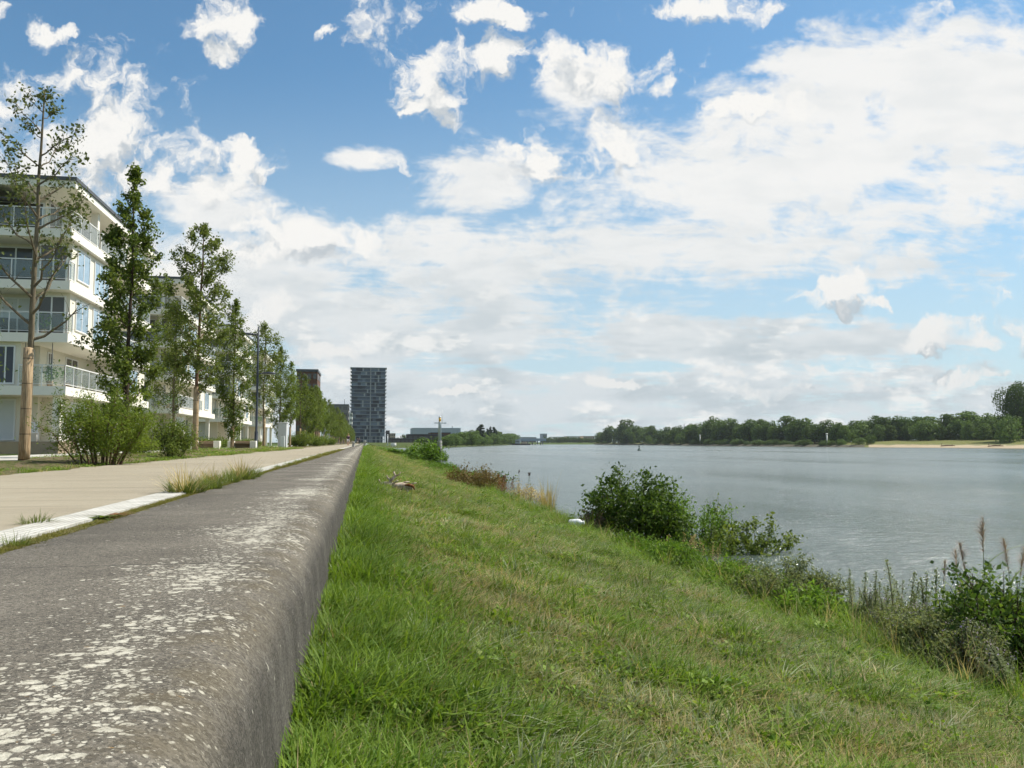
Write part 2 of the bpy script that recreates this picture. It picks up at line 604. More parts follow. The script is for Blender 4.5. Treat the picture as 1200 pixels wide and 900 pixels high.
ys = np.concatenate([np.linspace(-14, 60, 300), np.linspace(61, 200, 90), np.linspace(205, 900, 60)])
edge = -5.55 + .10 * np.sin(ys * .9) + .07 * np.sin(ys * 2.3 + 1) + .05 * np.sin(ys * 5.1) - .35 * np.clip((ys - 20) / 30, 0, 1)
def strip_mesh(name, left, right, ys, z, mat):
    V = [(l, y, z) for l, y in zip(left, ys)] + [(r, y, z) for r, y in zip(right, ys)]
    n = len(ys)
    fs = [(i, n + i, n + i + 1, i + 1) for i in range(n - 1)]
    me = bpy.data.meshes.new(name)
    me.from_pydata(V, [], fs)
    me.update()
    return tag(link(name, me, mat), kind="structure")
strip_mesh("path", edge, edge * 0 - 1.985, ys, 0.0, M["path"])

# planting strip between path and plaza, humped at its middle
def verge_z(X, Y):
    h = np.clip(1 - ((X + 7.7) / 1.9) ** 2, 0, 1)
    return -0.012 + h * (.10 + .05 * np.sin(Y * .8) * np.sin(X * 2 + Y * .3) + .03 * np.sin(2.7 * Y + X))
sheet("planting_strip", np.linspace(-9.6, -5.3, 22), np.concatenate([np.linspace(-14, 70, 240), np.linspace(72, 900, 90)]), verge_z, M["verge"])

# pale slab paving of the plaza
def plaza_mat():
    m, N, out = newmat("plaza_slabs")
    co = world_co(N)
    br = N.n("ShaderNodeTexBrick")
    N.l(co, br.inputs["Vector"])
    br.inputs["Scale"].default_value = 1.0
    br.inputs["Brick Width"].default_value = .8
    br.inputs["Row Height"].default_value = .4
    br.inputs["Mortar Size"].default_value = .006
    br.inputs["Color1"].default_value = (.50, .48, .43, 1)
    br.inputs["Color2"].default_value = (.44, .42, .375, 1)
    br.inputs["Mortar"].default_value = (.2, .19, .16, 1)
    a = N.noise(co, .8, 6, .65)
    c = N.mix(1.0, br.outputs[0], N.mix(a, (.8, .8, .8), (1.15, 1.14, 1.1)), "MULTIPLY")
    principled(N, out, c, .85, 0, .3, bump(N, N.noise(co, 60, 3), .2, .005))
    return m
strip_mesh("plaza_pavement", np.full(4, -13.6), np.full(4, -9.55), np.array([-30, 60, 300, 900.]), .004, plaza_mat())

# --- white ribbed edging blocks beside the path
def edging_mat():
    m, N, out = newmat("white_edging")
    co = obj_co(N)
    x, y, z = N.sep(co)
    rib = N.math("PINGPONG", x, 0.0215)
    ribs = N.smooth(rib, .002, .009)
    joint = N.smooth(N.math("PINGPONG", y, .25), .0, .009)
    a = N.noise(co, 3.0, 7, .65)
    g = N.noise(co, 60, 4, .6)
    c = N.mix(N.smooth(a, .35, .7), (.42, .40, .345), (.60, .58, .52))
    c = N.mix(N.smooth(N.noise(co, 11, 8, .7), .57, .68, 0, .85), c, (.20, .17, .10))
    c = N.mix(N.smooth(N.noise(N.vec("MULTIPLY", co, (1, .35, 1)), 4, 8, .7), .60, .72, 0, .7), c, (.33, .30, .22))
    dk = N.math("MULTIPLY", N.math("MULTIPLY_ADD", ribs, .30, .70), N.math("MULTIPLY_ADD", joint, .5, .5))
    c = N.mix(1.0, c, N.xyz(dk, dk, dk), "MULTIPLY")
    h = N.math("ADD", N.math("MULTIPLY", ribs, 1.0), N.math("MULTIPLY", g, .3))
    principled(N, out, c, .8, 0, .3, bump(N, h, .6, .006))
    return m
mb = MB()
mb.box(-1.985, -1.725, -14, 900, -.1, .012)
tag(mb.build("kerb_strip", edging_mat()), kind="structure")
# earth joint between the edging and the flood wall
mb = MB()
mb.box(-1.722, -1.628, -14, 900, -.1, -.004)
tag(mb.build("joint_soil", grass_soil("joint_earth", (.115, .11, .035), (.17, .14, .065), (.11, .085, .05), .55)), kind="structure")

# --- flood wall: broad dark concrete coping, rounded towards the river
def wall_mat():
    m, N, out = newmat("lichened_concrete")
    co = obj_co(N)
    x, y, z = N.sep(co)
    nrm = N.n("ShaderNodeNewGeometry").outputs["Normal"]
    up = N.sep(nrm)[2]
    big = N.noise(co, .9, 6, .6)
    med = N.noise(co, 7, 6, .65)
    grain = N.noise(co, 150, 3, .7)
    agg = N.voronoi(co, 140.0, out="Color")
    aggf = N.sep(agg)[0]
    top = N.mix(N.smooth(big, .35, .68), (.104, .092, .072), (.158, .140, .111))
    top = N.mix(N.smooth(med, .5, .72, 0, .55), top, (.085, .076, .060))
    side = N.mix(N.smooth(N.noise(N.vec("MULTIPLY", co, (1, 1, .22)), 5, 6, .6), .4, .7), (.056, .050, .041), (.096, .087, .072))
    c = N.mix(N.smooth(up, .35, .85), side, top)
    k = N.lin(aggf, 0, 1, .55, 1.45)
    c = N.mix(1.0, c, N.xyz(k, k, k), "MULTIPLY")
    k2 = N.lin(grain, .3, .7, .78, 1.22)
    c = N.mix(1.0, c, N.xyz(k2, k2, k2), "MULTIPLY")
    # pale lichen: many small round thalli, crowded in a band along the crest and in patches elsewhere
    wv = N.vec("ADD", co, N.vec("SCALE", N.vec("SUBTRACT", N.noise(co, 38, 4, .6, col=True), (.5, .5, .5)), scale=.03))
    mask = N.math("SUBTRACT", 1.0, N.math("MULTIPLY", N.math("ABSOLUTE", N.math("ADD", x, .58)), 2.2))
    mask = N.math("MAXIMUM", mask, -.10)
    mask = N.math("ADD", mask, N.math("MULTIPLY", N.math("SUBTRACT", N.noise(co, .8, 5, .65), .5), 3.6))
    mask = N.math("ADD", mask, N.math("MULTIPLY", N.math("SUBTRACT", N.noise(co, 6.0, 4, .6), .5), 1.5))
    mask = N.math("MULTIPLY", mask, N.smooth(up, .55, .9))

    def spots(scale, lo, hi):
        v = N.n("ShaderNodeTexVoronoi", feature="F1", voronoi_dimensions="3D")
        N.l(N.vec("MULTIPLY", wv, (1, 1, .3)), v.inputs["Vector"])
        v.inputs["Scale"].default_value = scale
        rnd = N.sep(v.outputs["Color"])[1]
        size = N.math("MULTIPLY", N.math("ADD", N.math("MULTIPLY", mask, .75), N.math("SUBTRACT", rnd, .62)), .55)
        return N.smooth(N.math("SUBTRACT", size, v.outputs["Distance"]), lo, hi)
    s1 = spots(26.0, -.03, .09)
    s2 = spots(58.0, -.03, .10)
    s3 = N.math("MULTIPLY", spots(120.0, .0, .08), .8)
    s = N.math("MAXIMUM", N.math("MAXIMUM", s1, s2), s3)
    lich = N.mix(N.lin(N.noise(co, 60, 6, .7), .3, .7), (.27, .25, .19), (.66, .62, .51))
    c = N.mix(N.math("MULTIPLY", s, .93), c, lich)
    # orange lichen and brown algae along the crest
    orr = N.math("MULTIPLY", N.smooth(N.noise(wv, 30, 5, .6), .66, .74), N.smooth(mask, .1, .7))
    c = N.mix(N.math("MULTIPLY", orr, .75), c, (.36, .20, .05))
    alg = N.math("MULTIPLY", N.smooth(N.math("ABSOLUTE", N.math("ADD", x, .38)), .16, .02), N.smooth(N.noise(co, 5, 6, .7), .42, .62, 0, .55))
    c = N.mix(alg, c, (.10, .080, .045))
    # cross joints every five metres, hairline cracks
    j = N.smooth(N.math("PINGPONG", N.math("ADD", y, 1.4), 2.5), .011, .002)
    c = N.mix(N.math("MULTIPLY", j, .75), c, (.04, .037, .03))
    h = N.math("ADD", N.math("MULTIPLY", aggf, .5), N.math("ADD", N.math("MULTIPLY", grain, .7), N.math("MULTIPLY", s, -.3)))
    h = N.math("ADD", h, N.math("MULTIPLY", med, .8))
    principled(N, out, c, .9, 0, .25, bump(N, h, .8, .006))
    return m
prof = [(-1.628, -.25), (-1.628, -.008), (-1.612, 0.0), (-1.2, .004), (-.8, .004), (-.55, .002), (-.43, -.003)]
for k in range(1, 13):                       # long shoulder
    a = k / 12 * math.radians(84)
    prof.append((-.43 + .19 * math.sin(a), -.003 - .17 * (1 - math.cos(a))))
prof += [(-.232, -.26), (-.21, -.42), (-.203, -.62)]
wys = [-14, -8] + list(np.arange(-4, 40, 1.0)) + list(np.arange(40, 200, 8.0)) + [200, 300, 450, 640]
V, Fc = [], []
for y in wys:
    V += [(x + .006 * math.sin(y * 1.7) * (1 if x > -.4 else 0), y, z + .003 * math.sin(y * .9)) for x, z in prof]
n = len(prof)
for j in range(len(wys) - 1):
    for i in range(n - 1):
        Fc.append((j * n + i, (j + 1) * n + i, (j + 1) * n + i + 1, j * n + i + 1))
me = bpy.data.meshes.new("flood_wall")
me.from_pydata(V, [], [tuple(reversed(f)) for f in Fc])
me.polygons.foreach_set("use_smooth", np.ones(len(Fc), bool))
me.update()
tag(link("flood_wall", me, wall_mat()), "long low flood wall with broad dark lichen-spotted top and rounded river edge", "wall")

# --- river
def water_mat():
    m, N, out = newmat("river_water")
    co = world_co(N)
    w1 = N.noise(N.vec("MULTIPLY", co, (1.0, 1.5, 1)), 1.5, 4, .55, .3)
    w2 = N.noise(N.vec("MULTIPLY", co, (1.0, 2.2, 1)), 5.0, 4, .6, .2)
    gust = N.noise(N.vec("MULTIPLY", co, (1.0, .28, 1)), .018, 5, .6)
    far = N.noise(N.vec("MULTIPLY", co, (1.0, .6, 1)), .18, 5, .6)
    h = N.math("ADD", N.math("MULTIPLY", w1, 1.0), N.math("MULTIPLY", w2, .34))
    h = N.math("ADD", h, N.math("MULTIPLY", far, 2.5))
    c = N.mix(N.lin(far, .3, .7), (.060, .082, .066), (.090, .113, .093))
    principled(N, out, c, N.lin(gust, .35, .65, .09, .27), 0, .46, bump(N, h, 1.0, .18))
    return m
me = bpy.data.meshes.new("river")
me.from_pydata([(7.5, -400, WATER_Z), (7000, -400, WATER_Z), (7000, 9000, WATER_Z), (7.5, 9000, WATER_Z)], [], [(0, 1, 2, 3)])
tag(link("river", me, water_mat()), kind="structure")
# ------------------------------------------------------------------ buildings
M["plaster"] = plain("white_plaster", (.80, .76, .665), .8, var=.05, scale=.8, bumps=.1)
M["plaster_dim"] = plain("warm_shade_plaster", (.74, .69, .575), .85, var=.05, scale=.8, bumps=.1)  # wall plaster with the warm shade behind the balconies put into its colour
M["roof_dark"] = plain("dark_roof_sheet", (.075, .08, .085), .5, var=.1, scale=1.0)
M["frame_white"] = plain("white_frame", (.74, .74, .72), .45, var=.03, bumps=.03)
M["frame_grey"] = plain("grey_frame", (.16, .165, .17), .45, var=.05, bumps=.03)
M["stone"] = plain("brown_stone", (.36, .27, .175), .85, var=.15, scale=2.0, bumps=.3)
M["shutter"] = plain("slate_shutter", (.07, .075, .095), .6, var=.1)
M["blind"] = plain("pale_blind", (.60, .62, .61), .6, var=.04)
M["awning"] = plain("dark_awning", (.06, .06, .07), .8, var=.1)
M["furn"] = plain("dark_furniture", (.035, .032, .03), .7, var=.2)

def glass_mat(name, tint=(.03, .04, .05), rough=.04, spec=.9):
    m, N, out = newmat(name)
    co = obj_co(N)
    c = N.mix(N.noise(co, .7, 4, .6), tint, tuple(min(1, t * 2.6 + .01) for t in tint))
    principled(N, out, c, rough, 0, spec, bump(N, N.noise(co, .6, 2, .5), .05, .05))
    return m
M["glass"] = glass_mat("window_glass", (.055, .052, .046), .06, .4)
M["glass_blue"] = glass_mat("sky_lit_glass", (.16, .22, .27), .06, 1.0)  # river-side panes: bright sky reflection painted into the glass colour
def clear_mat():
    m, N, out = newmat("railing_glass")
    a = N.n("ShaderNodeBsdfTransparent")
    a.inputs[0].default_value = (.92, .95, .94, 1)
    g = N.n("ShaderNodeBsdfGlossy")
    g.inputs["Roughness"].default_value = .05
    d = N.n("ShaderNodeBsdfDiffuse")
    d.inputs[0].default_value = (.60, .66, .65, 1)
    fr = N.n("ShaderNodeFresnel")
    fr.inputs[0].default_value = 1.5
    m1 = N.n("ShaderNodeMixShader")
    m1.inputs[0].default_value = .13
    N.l(a.outputs[0], m1.inputs[1]); N.l(d.outputs[0], m1.inputs[2])
    m2 = N.n("ShaderNodeMixShader")
    N.l(N.math("MULTIPLY", fr.outputs[0], .45), m2.inputs[0]); N.l(m1.outputs[0], m2.inputs[1]); N.l(g.outputs[0], m2.inputs[2])
    N.l(m2.outputs[0], out.inputs[0])
    return m
M["clear"] = clear_mat()

def window(parent, axis, at, c, z0, z1, w, glass="glass", frame="frame_white", mull=1, blind=None):
    """a window in a wall: axis 'y' faces -Y at y=at centred x=c; axis 'x' faces +X at x=at centred y=c"""
    t, dp = .07, .06
    mb, pn = MB(), MB()
    def bx(b, a0, a1, zz0, zz1, d0, d1, mi=0):
        if axis == "y": b.box(a0, a1, at - d1, at - d0, zz0, zz1, mi)
        else: b.box(at + d0, at + d1, a0, a1, zz0, zz1, mi)
    a0, a1 = c - w / 2, c + w / 2
    bx(mb, a0, a0 + t, z0, z1, .003, dp)
    bx(mb, a1 - t, a1, z0, z1, .003, dp)
    bx(mb, a0 + t, a1 - t, z0, z0 + t, .003, dp)
    bx(mb, a0 + t, a1 - t, z1 - t, z1, .003, dp)
    for k in range(mull):
        x = a0 + (k + 1) * w / (mull + 1)
        bx(mb, x - t / 2, x + t / 2, z0 + t, z1 - t, .003, dp - .01)
    f = mb.build("window", M[frame], parent)
    bx(pn, a0 + .02, a1 - .02, z0 + .02, z1 - .02, .002, .03)
    pn.build("pane", M[glass], f)
    if blind:
        bl = MB()
        zz = z1 - t
        bx(bl, a0 + t, a1 - t, z0 + (z1 - z0) * blind[1], zz, .031, .045)
        o = bl.build("blind", M[blind[0]], f)
    return f

def railing(parent, pts, z, h=1.0, step=1.25):
    """glass balustrade along a polyline of (x, y) at floor height z"""
    mb, gl = MB(), MB()
    for (x0, y0), (x1, y1) in zip(pts[:-1], pts[1:]):
        L = math.hypot(x1 - x0, y1 - y0)
        n = max(1, round(L / step))
        ux, uy = (x1 - x0) / L, (y1 - y0) / L
        for k in range(n + 1):
            x, y = x0 + ux * L * k / n, y0 + uy * L * k / n
            mb.box(x - .022, x + .022, y - .022, y + .022, z + .003, z + h)
        def bar(za, zb, t):
            if abs(ux) > abs(uy): mb.box(min(x0, x1) - .03, max(x0, x1) + .03, y0 - t, y0 + t, za, zb)
            else: mb.box(x0 - t, x0 + t, min(y0, y1) - .03, max(y0, y1) + .03, za, zb)
        bar(z + h + .002, z + h + .05, .03)
        bar(z + .10, z + .13, .014)
        if abs(ux) > abs(uy): gl.box(min(x0, x1), max(x0, x1), y0 - .007, y0 + .007, z + .16, z + h - .04)
        else: gl.box(x0 - .007, x0 + .007, min(y0, y1), max(y0, y1), z + .16, z + h - .04)
    r = mb.build("balcony_railing", M["frame_white"], parent)
    gl.build("glass_panel", M["clear"], r)
    return r

def pot_plant(parent, x, y, z, rng, h=.9):
    mb = MB().lathe([(.12, 0), (.17, .3), (.15, .3)], 10, (x, y, z + .004))
    p = mb.build("plant_pot", M["stone"], parent)
    C = rng.normal(size=(160, 3)) * (.22, .22, h * .25) + (x, y, z + .3 + h * .45)
    polys("leaves", leaf_quads(C, .16, rng, .3, .4), rng.random(160), M["leaf_bright"], p)

FL = [3.23, 5.81, 8.40, 10.98]       # tops of the four balcony slabs
def apartment(loc, label, seed, detail=True, L=15.5, W=13.0):
    rng = np.random.default_rng(seed)
    root = empty("apartment_building", loc, 0, label, "apartment building", "white balcony apartment blocks")
    # core walls: set back behind the balconies
    core = MB()
    core.box(-W, -1.9, 1.9, L, 0, 12.99)
    core.box(-W, -2.2, .35, 1.898, FL[0] + .002, FL[1] - .442)                    # enclosed bay on the first floor front
    for k in (1, 2):                                                                # river-side rooms on second and third floors
        core.box(-1.898, -.25, .9, 8.2, FL[k] + .002, FL[k + 1] - .442)
    core.box(-1.898, -.25, 9.6, L - .3, FL[0] + .002, FL[1] - .442)
    core.box(-1.898, -.25, 10.4, L - .3, FL[3] + .002, 12.99)
    core.box(-1.898, -.9, 2.4, 7.0, .002, FL[0] - .442)
    core.build("wall", M["plaster_dim"], root)
    for z in FL:
        s = MB().box(-W - .1, 0, 0, L, z - .44, z)
        s.build("floor_slab", M["plaster"], root)
    # roof: deep white eaves under a thin dark sheet that rises inwards
    rf = MB()
    rf.box(-W - .1, .12, -.12, L + .2, 13.0, 13.36)
    r = rf.build("roof", M["plaster"], root)
    cap = MB()
    z0, z1 = 13.362, 13.362
    vs = [(-W - .2, -.2, z0), (.2, -.2, z0), (.2, L + .28, z0), (-W - .2, L + .28, z0),
          (-W - .2, -.2, z0 + .17), (.2, -.2, z0 + .17), (.2, L + .28, z0 + .17), (-W - .2, L + .28, z0 + .17),
          (-W + 3, 3, z0 + .5), (-3, 3, z0 + .5), (-3, L - 3, z0 + .5), (-W + 3, L - 3, z0 + .5)]
    cap.add(vs, [(0, 1, 5, 4), (1, 2, 6, 5), (2, 3, 7, 6), (3, 0, 4, 7), (4, 5, 9, 8), (5, 6, 10, 9), (6, 7, 11, 10), (7, 4, 8, 11), (8, 9, 10, 11), (3, 2, 1, 0)])
    cap.build("roof_sheet", M["roof_dark"], r)
    for (x, y) in ((-1.2, 6.5), (-4.5, 9.0)):
        MB().box(x - .15, x + .15, y - .15, y + .15, 13.87, 14.45).build("chimney", M["roof_dark"], r)
    # pillars
    for z0, z1, pts in ((FL[3], 13.0, ((-.35, 4.6), (-.35, 9.9))), (0.0, FL[0] - .44, ((-.5, .5), (-.5, 8.4), (-.5, 14.6)))):
        for (x, y) in pts:
            MB().box(x - .17, x + .17, y - .17, y + .17, z0 + .002, z1 - .002).build("pillar", M["plaster"], root)
    # terrace plinth
    MB().box(-W, -.05, -.55, 1.88, -.05, .56).build("plinth", M["stone"], root)
    # railings
    railing(root, [(-2.15, .09), (-.09, .09), (-.09, 9.5)], FL[0])
    railing(root, [(-W, .09), (-.09, .09), (-.09, .85)], FL[1])
    railing(root, [(-.09, 8.4), (-.09, L - .1)], FL[1])
    railing(root, [(-W, .09), (-.09, .09), (-.09, .85)], FL[2])
    railing(root, [(-.09, 8.4), (-.09, L - .1)], FL[2])
    railing(root, [(-W, .09), (-.09, .09), (-.09, 4.4)], FL[3])
    railing(root, [(-.09, 4.8), (-.09, 9.7)], FL[3])
    # front windows (facing down the promenade)
    window(root, "y", .35, -2.85, FL[0] + .1, FL[0] + 1.98, .85, blind=("shutter", .0))
    window(root, "y", .35, -4.6, FL[0] + .1, FL[0] + 1.98, 1.2)
    for k in (1, 2):
        window(root, "y", .9, -1.08, FL[k] + .05, FL[k] + 1.98, 1.3)
    window(root, "y", 1.9, -2.6, FL[0] + .05, FL[0] + 1.95, .95)
    window(root, "y", 1.9, -3.0, FL[1] + .05, FL[1] + 2.0, 1.5, blind=("blind", .45))
    window(root, "y", 1.9, -6.4, FL[1] + .05, FL[1] + 2.0, 2.2, mull=2)
    window(root, "y", 1.9, -3.2, FL[2] + .05, FL[2] + 2.0, 1.7)
    window(root, "y", 1.9, -6.6, FL[2] + .05, FL[2] + 2.0, 2.2, mull=2)
    window(root, "y", 1.9, -3.1, FL[3] + .05, FL[3] + 1.75, 2.3, mull=2)
    window(root, "y", 1.9, -6.6, FL[3] + .05, FL[3] + 1.75, 2.0, blind=("blind", .3))
    window(root, "y", 1.9, -3.75, .62, FL[0] - .55, 1.7, blind=("blind", .0))
    window(root, "y", 1.9, -7.0, .62, FL[0] - .55, 1.9, blind=("blind", .3))
    # river-side windows
    for k in (1, 2):
        window(root, "x", -.25, 2.6, FL[k] + .35, FL[k] + 1.95, 1.9, "glass_blue")
        window(root, "x", -.25, 5.6, FL[k] + .05, FL[k] + 1.95, 2.6, "glass_blue", mull=2)
        window(root, "x", -1.9, 11.6, FL[k] + .05, FL[k] + 2.0, 2.6, mull=2)
    for z, c, w in ((FL[0], 3.2, .7), (FL[0], 6.4, 1.9), (FL[3], 3.2, 1.8), (FL[3], 7.4, 2.2)):
        window(root, "x", -1.9, c, z + .05, z + 1.95, w)
    window(root, "x", -.25, 12.4, FL[0] + .3, FL[0] + 1.9, 2.0, "glass_blue")
    window(root, "x", -.25, 12.9, FL[3] + .3, FL[3] + 1.7, 2.0, "glass_blue")
    window(root, "x", -.9, 4.6, .4, FL[0] - .6, 2.4, blind=("blind", .35))
    window(root, "x", -1.9, 11.4, .3, FL[0] - .6, 2.4)
    # awning over the top terrace, and what stands on the balconies
    aw = MB()
    aw.add([(-7.5, -.25, 12.35), (-2.45, -.25, 12.35), (-2.65, 1.85, 12.75), (-7.5, 1.85, 12.75),
            (-7.5, -.25, 12.29), (-2.45, -.25, 12.29), (-2.65, 1.85, 12.69), (-7.5, 1.85, 12.69)],
           [(0, 1, 2, 3), (7, 6, 5, 4), (0, 4, 5, 1), (1, 5, 6, 2), (2, 6, 7, 3), (3, 7, 4, 0)])
    aw.tube([(-2.6, -.2, 12.32), (-2.6, 1.8, 12.0)], .03, 6)
    aw.build("awning", M["awning"], root)
    for x in (-1.95, -.75):
        MB().tube([(x, .25, FL[0] + .05), (x, .25, FL[1] - .46)], .02, 5).build("balcony_post", M["frame_grey"], root)
    for z, x in ((FL[1], -3.6), (FL[1], -5.2), (FL[2], -4.3), (FL[3], -4.2)):
        b = MB()
        b.box(x - .5, x + .5, .55, 1.15, z + .38, z + .46)
        b.box(x - .5, x + .5, 1.09, 1.15, z + .46, z + .85)
        for sx in (-.45, .41):
            for yy in (.57, 1.08):
                b.box(x + sx, x + sx + .05, yy, yy + .05, z + .002, z + .379)
        b.build("balcony_bench", M["furn"], root)
    for (x, y, k) in ((-1.0, .8, 0), (-.6, 2.0, 0), (-2.2, 1.0, 0), (-1.4, .9, 1)):
        pot_plant(root, x, y, FL[k], rng)
    return root

# ------------------------------------------------------------------ distant town
def brick_mat(name, a, b):
    m, N, out = newmat(name)
    co = obj_co(N)
    c = N.mix(N.noise(co, .3, 6, .65), a, b)
    g = N.lin(N.noise(co, 5, 4, .7), .3, .7, .85, 1.15)
    principled(N, out, N.mix(1.0, c, N.xyz(g, g, g), "MULTIPLY"), .85, 0, .3)
    return m
M["brick"] = brick_mat("brown_brick", (.11, .058, .038), (.165, .09, .06))
M["dark_brick"] = brick_mat("dark_brick", (.055, .045, .045), (.10, .075, .07))
M["greywall"] = brick_mat("grey_render", (.15, .145, .135), (.21, .20, .185))
M["shed"] = brick_mat("grey_cladding", (.34, .38, .40), (.42, .46, .48))
M["tan"] = brick_mat("tan_render", (.46, .36, .25), (.55, .44, .32))
M["concrete"] = plain("pale_concrete", (.42, .41, .38), .85, var=.15, scale=3)

def block(name, x0, x1, y0, y1, h, wall, label, cat, rows, cols, side_cols=0, roofh=.5, roofm="roof_dark", z=0.0, top=None, glass="glass"):
    """a far building: walls, parapet roof and windows, each window a part"""
    cx, cy = (x0 + x1) / 2, y0
    root = empty(name, (cx, cy, z), 0, label, cat)
    w, dpt = x1 - x0, y1 - y0
    MB().box(-w / 2, w / 2, 0, dpt, 0, h).build("wall", M[wall], root)
    MB().box(-w / 2 - .2, w / 2 + .2, -.2, dpt + .2, h + .003, h + roofh).build("roof", M[roofm], root)
    n = 0
    for r in range(rows):
        z0 = (r + .3) * h / rows
        z1 = (r + .82) * h / rows
        for c in range(cols):
            if n < 46:
                xc = -w / 2 + (c + .5) * w / cols
                b = MB().box(xc - w / cols * .32, xc + w / cols * .32, -.06, -.003, z0, z1)
                b.build("window", M[glass], root); n += 1
        for c in range(side_cols):
            if n < 92:
                yc = (c + .5) * dpt / side_cols
                b = MB().box(w / 2 + .003, w / 2 + .06, yc - dpt / side_cols * .3, yc + dpt / side_cols * .3, z0, z1)
                b.build("window", M[glass], root); n += 1
    return root

def tower():
    D = 880.0
    x0, x1 = at_depth(411.2, 500, D).x, at_depth(451.0, 500, D).x
    ztop = at_depth(430, 431.0, D).z
    w = x1 - x0
    root = empty("residential_tower", ((x0 + x1) / 2, D, 0), 0, "tall dark glass residential tower with pale floor bands at the end of the promenade", "tower block")
    rng = np.random.default_rng(5)
    hw = w / 2
    base = 7.5
    nf = 19
    fh = (ztop - base) / nf
    dep = 24.0
    mats = [M["tg0"], M["tg1"], M["tg2"], M["tg3"], M["tpanel"]]
    cols = 22
    for k in range(nf):
        z0 = base + k * fh
        s = MB()
        s.box(-hw - 1.3, hw + 1.3, -1.0, dep, z0 - .22, z0 + .10)
        s.build("floor_slab", M["tslab"], root)
        g = MB()
        cw = w / cols
        run = 0; cur = 0
        pa, pb = int(rng.choice([7, 8, 9, 9, 10])), int(rng.choice([15, 16, 17, 17, 18]))
        for c in range(cols):
            if run <= 0:
                cur = int(rng.choice([0, 1, 2, 3], p=[.32, .36, .20, .12])); run = int(rng.integers(2, 5))
            run -= 1
            mi = 4 if c in (pa, pb) and rng.random() < .7 else cur
            xa = -hw + c * cw
            g.box(xa + .03, xa + cw - .03, 0 if mi != 4 else -.25, .5, z0 + .104, z0 + fh - .324, mi)
        g.box(-hw, hw, .52, dep - .6, z0 + .104, z0 + fh - .324, 1)
        g.build("glazing_band", mats, root)
        b = MB()
        for sx in (-1, 1):
            xa = sx * (hw + 1.22)
            b.box(min(xa, xa - sx * .06), max(xa, xa - sx * .06), -.9, dep * .8, z0 + .104, z0 + 1.15)
        b.build("balcony_parapet", M["tpanel" if k % 2 else "tslab"], root)
    MB().box(-hw - 1.5, hw + 1.5, -1.2, dep + .2, ztop - .3, ztop + .35).build("roof", M["tslab"], root)
    xf = at_depth(434.0, 480, D).x - (x0 + x1) / 2
    MB().box(xf - .55, xf + .55, -1.5, -1.02, 0, ztop - .31).build("facade_fin", M["tpanel"], root)
    # open two-storey base with pale columns
    MB().box(-hw + 2, hw - 2, 3.0, dep - 2, 0, base - .33).build("lobby_wall", M["tg1"], root)
    for k in range(9):
        x = -hw + .6 + k * (w - 1.2) / 8
        MB().box(x - .45, x + .45, -.6, .3, 0, base - .33).build("column", M["tpanel"], root)
    MB().box(-hw, hw, -.55, .25, 3.4, 4.0).build("base_beam", M["tpanel"], root)
    return root
for nm, c, ro in (("tg0", (.018, .024, .034), .1), ("tg1", (.045, .058, .076), .15), ("tg2", (.012, .013, .017), .2), ("tg3", (.085, .105, .125), .15)):
    M[nm] = glass_mat("tower_" + nm.replace("tg", "glass_"), c, ro, .28)
M["tpanel"] = plain("pale_panel", (.33, .34, .335), .6, var=.08, scale=.3)
M["tslab"] = plain("grey_slab_edge", (.42, .44, .45), .7, var=.08, scale=.3)
# ------------------------------------------------------------------ plants
M["leaf_dark"] = leafmat("dark_leaves", (.035, .075, .012), (.130, .200, .034))
M["leaf_mid"] = leafmat("mid_leaves", (.070, .112, .020), (.205, .255, .058), trans=.42)
M["leaf_bright"] = leafmat("bright_leaves", (0.081, 0.162, 0.019), (0.176, 0.277, 0.041))
M["leaf_olive"] = leafmat("olive_leaves", (.085, .115, .028), (.195, .235, .062), trans=.42)
M["leaf_willow"] = leafmat("willow_leaves", (.110, .165, .024), (.230, .300, .050), trans=.45)
M["leaf_sparse"] = leafmat("thin_leaves", (.055, .075, .022), (.130, .150, .050), trans=.35)
M["leaf_grey"] = leafmat("grey_green_leaves", (.120, .155, .060), (.285, .320, .155), trans=.38)
M["leaf_purple"] = leafmat("dull_purple_leaves", (0.100, 0.075, 0.069), (0.213, 0.156, 0.138), trans=.25)
M["leaf_rust"] = leafmat("rusty_leaves", (0.150, 0.062, 0.027), (0.300, 0.150, 0.062), trans=.3)
M["leaf_straw"] = leafmat("straw_stalks", (0.325, 0.237, 0.100), (0.575, 0.463, 0.250), trans=.3)
M["leaf_russet"] = leafmat("russet_leaves", (.12, .085, .030), (.26, .20, .085), trans=.35)
M["plume"] = leafmat("reed_plume", (0.188, 0.119, 0.106), (0.375, 0.275, 0.225), trans=.35)
M["mauve"] = leafmat("mauve_petals", (0.325, 0.250, 0.450), (0.525, 0.450, 0.625), trans=.3)
M["yellow"] = leafmat("yellow_petals", (0.688, 0.375, 0.013), (0.938, 0.650, 0.037), trans=.3)
M["far_leaf"] = leafmat("far_tree_leaves", (.034, .072, .015), (.115, .170, .036), trans=.25, rough=.7, spec=.1)
M["far_leaf_light"] = leafmat("far_bush_leaves", (0.068, 0.119, 0.027), (0.144, 0.211, 0.048), trans=.25, rough=.7, spec=.2)
M["far_leaf_black"] = leafmat("far_poplar_leaves", (0.016, 0.034, 0.016), (0.039, 0.065, 0.023), trans=.15, rough=.7, spec=.2)

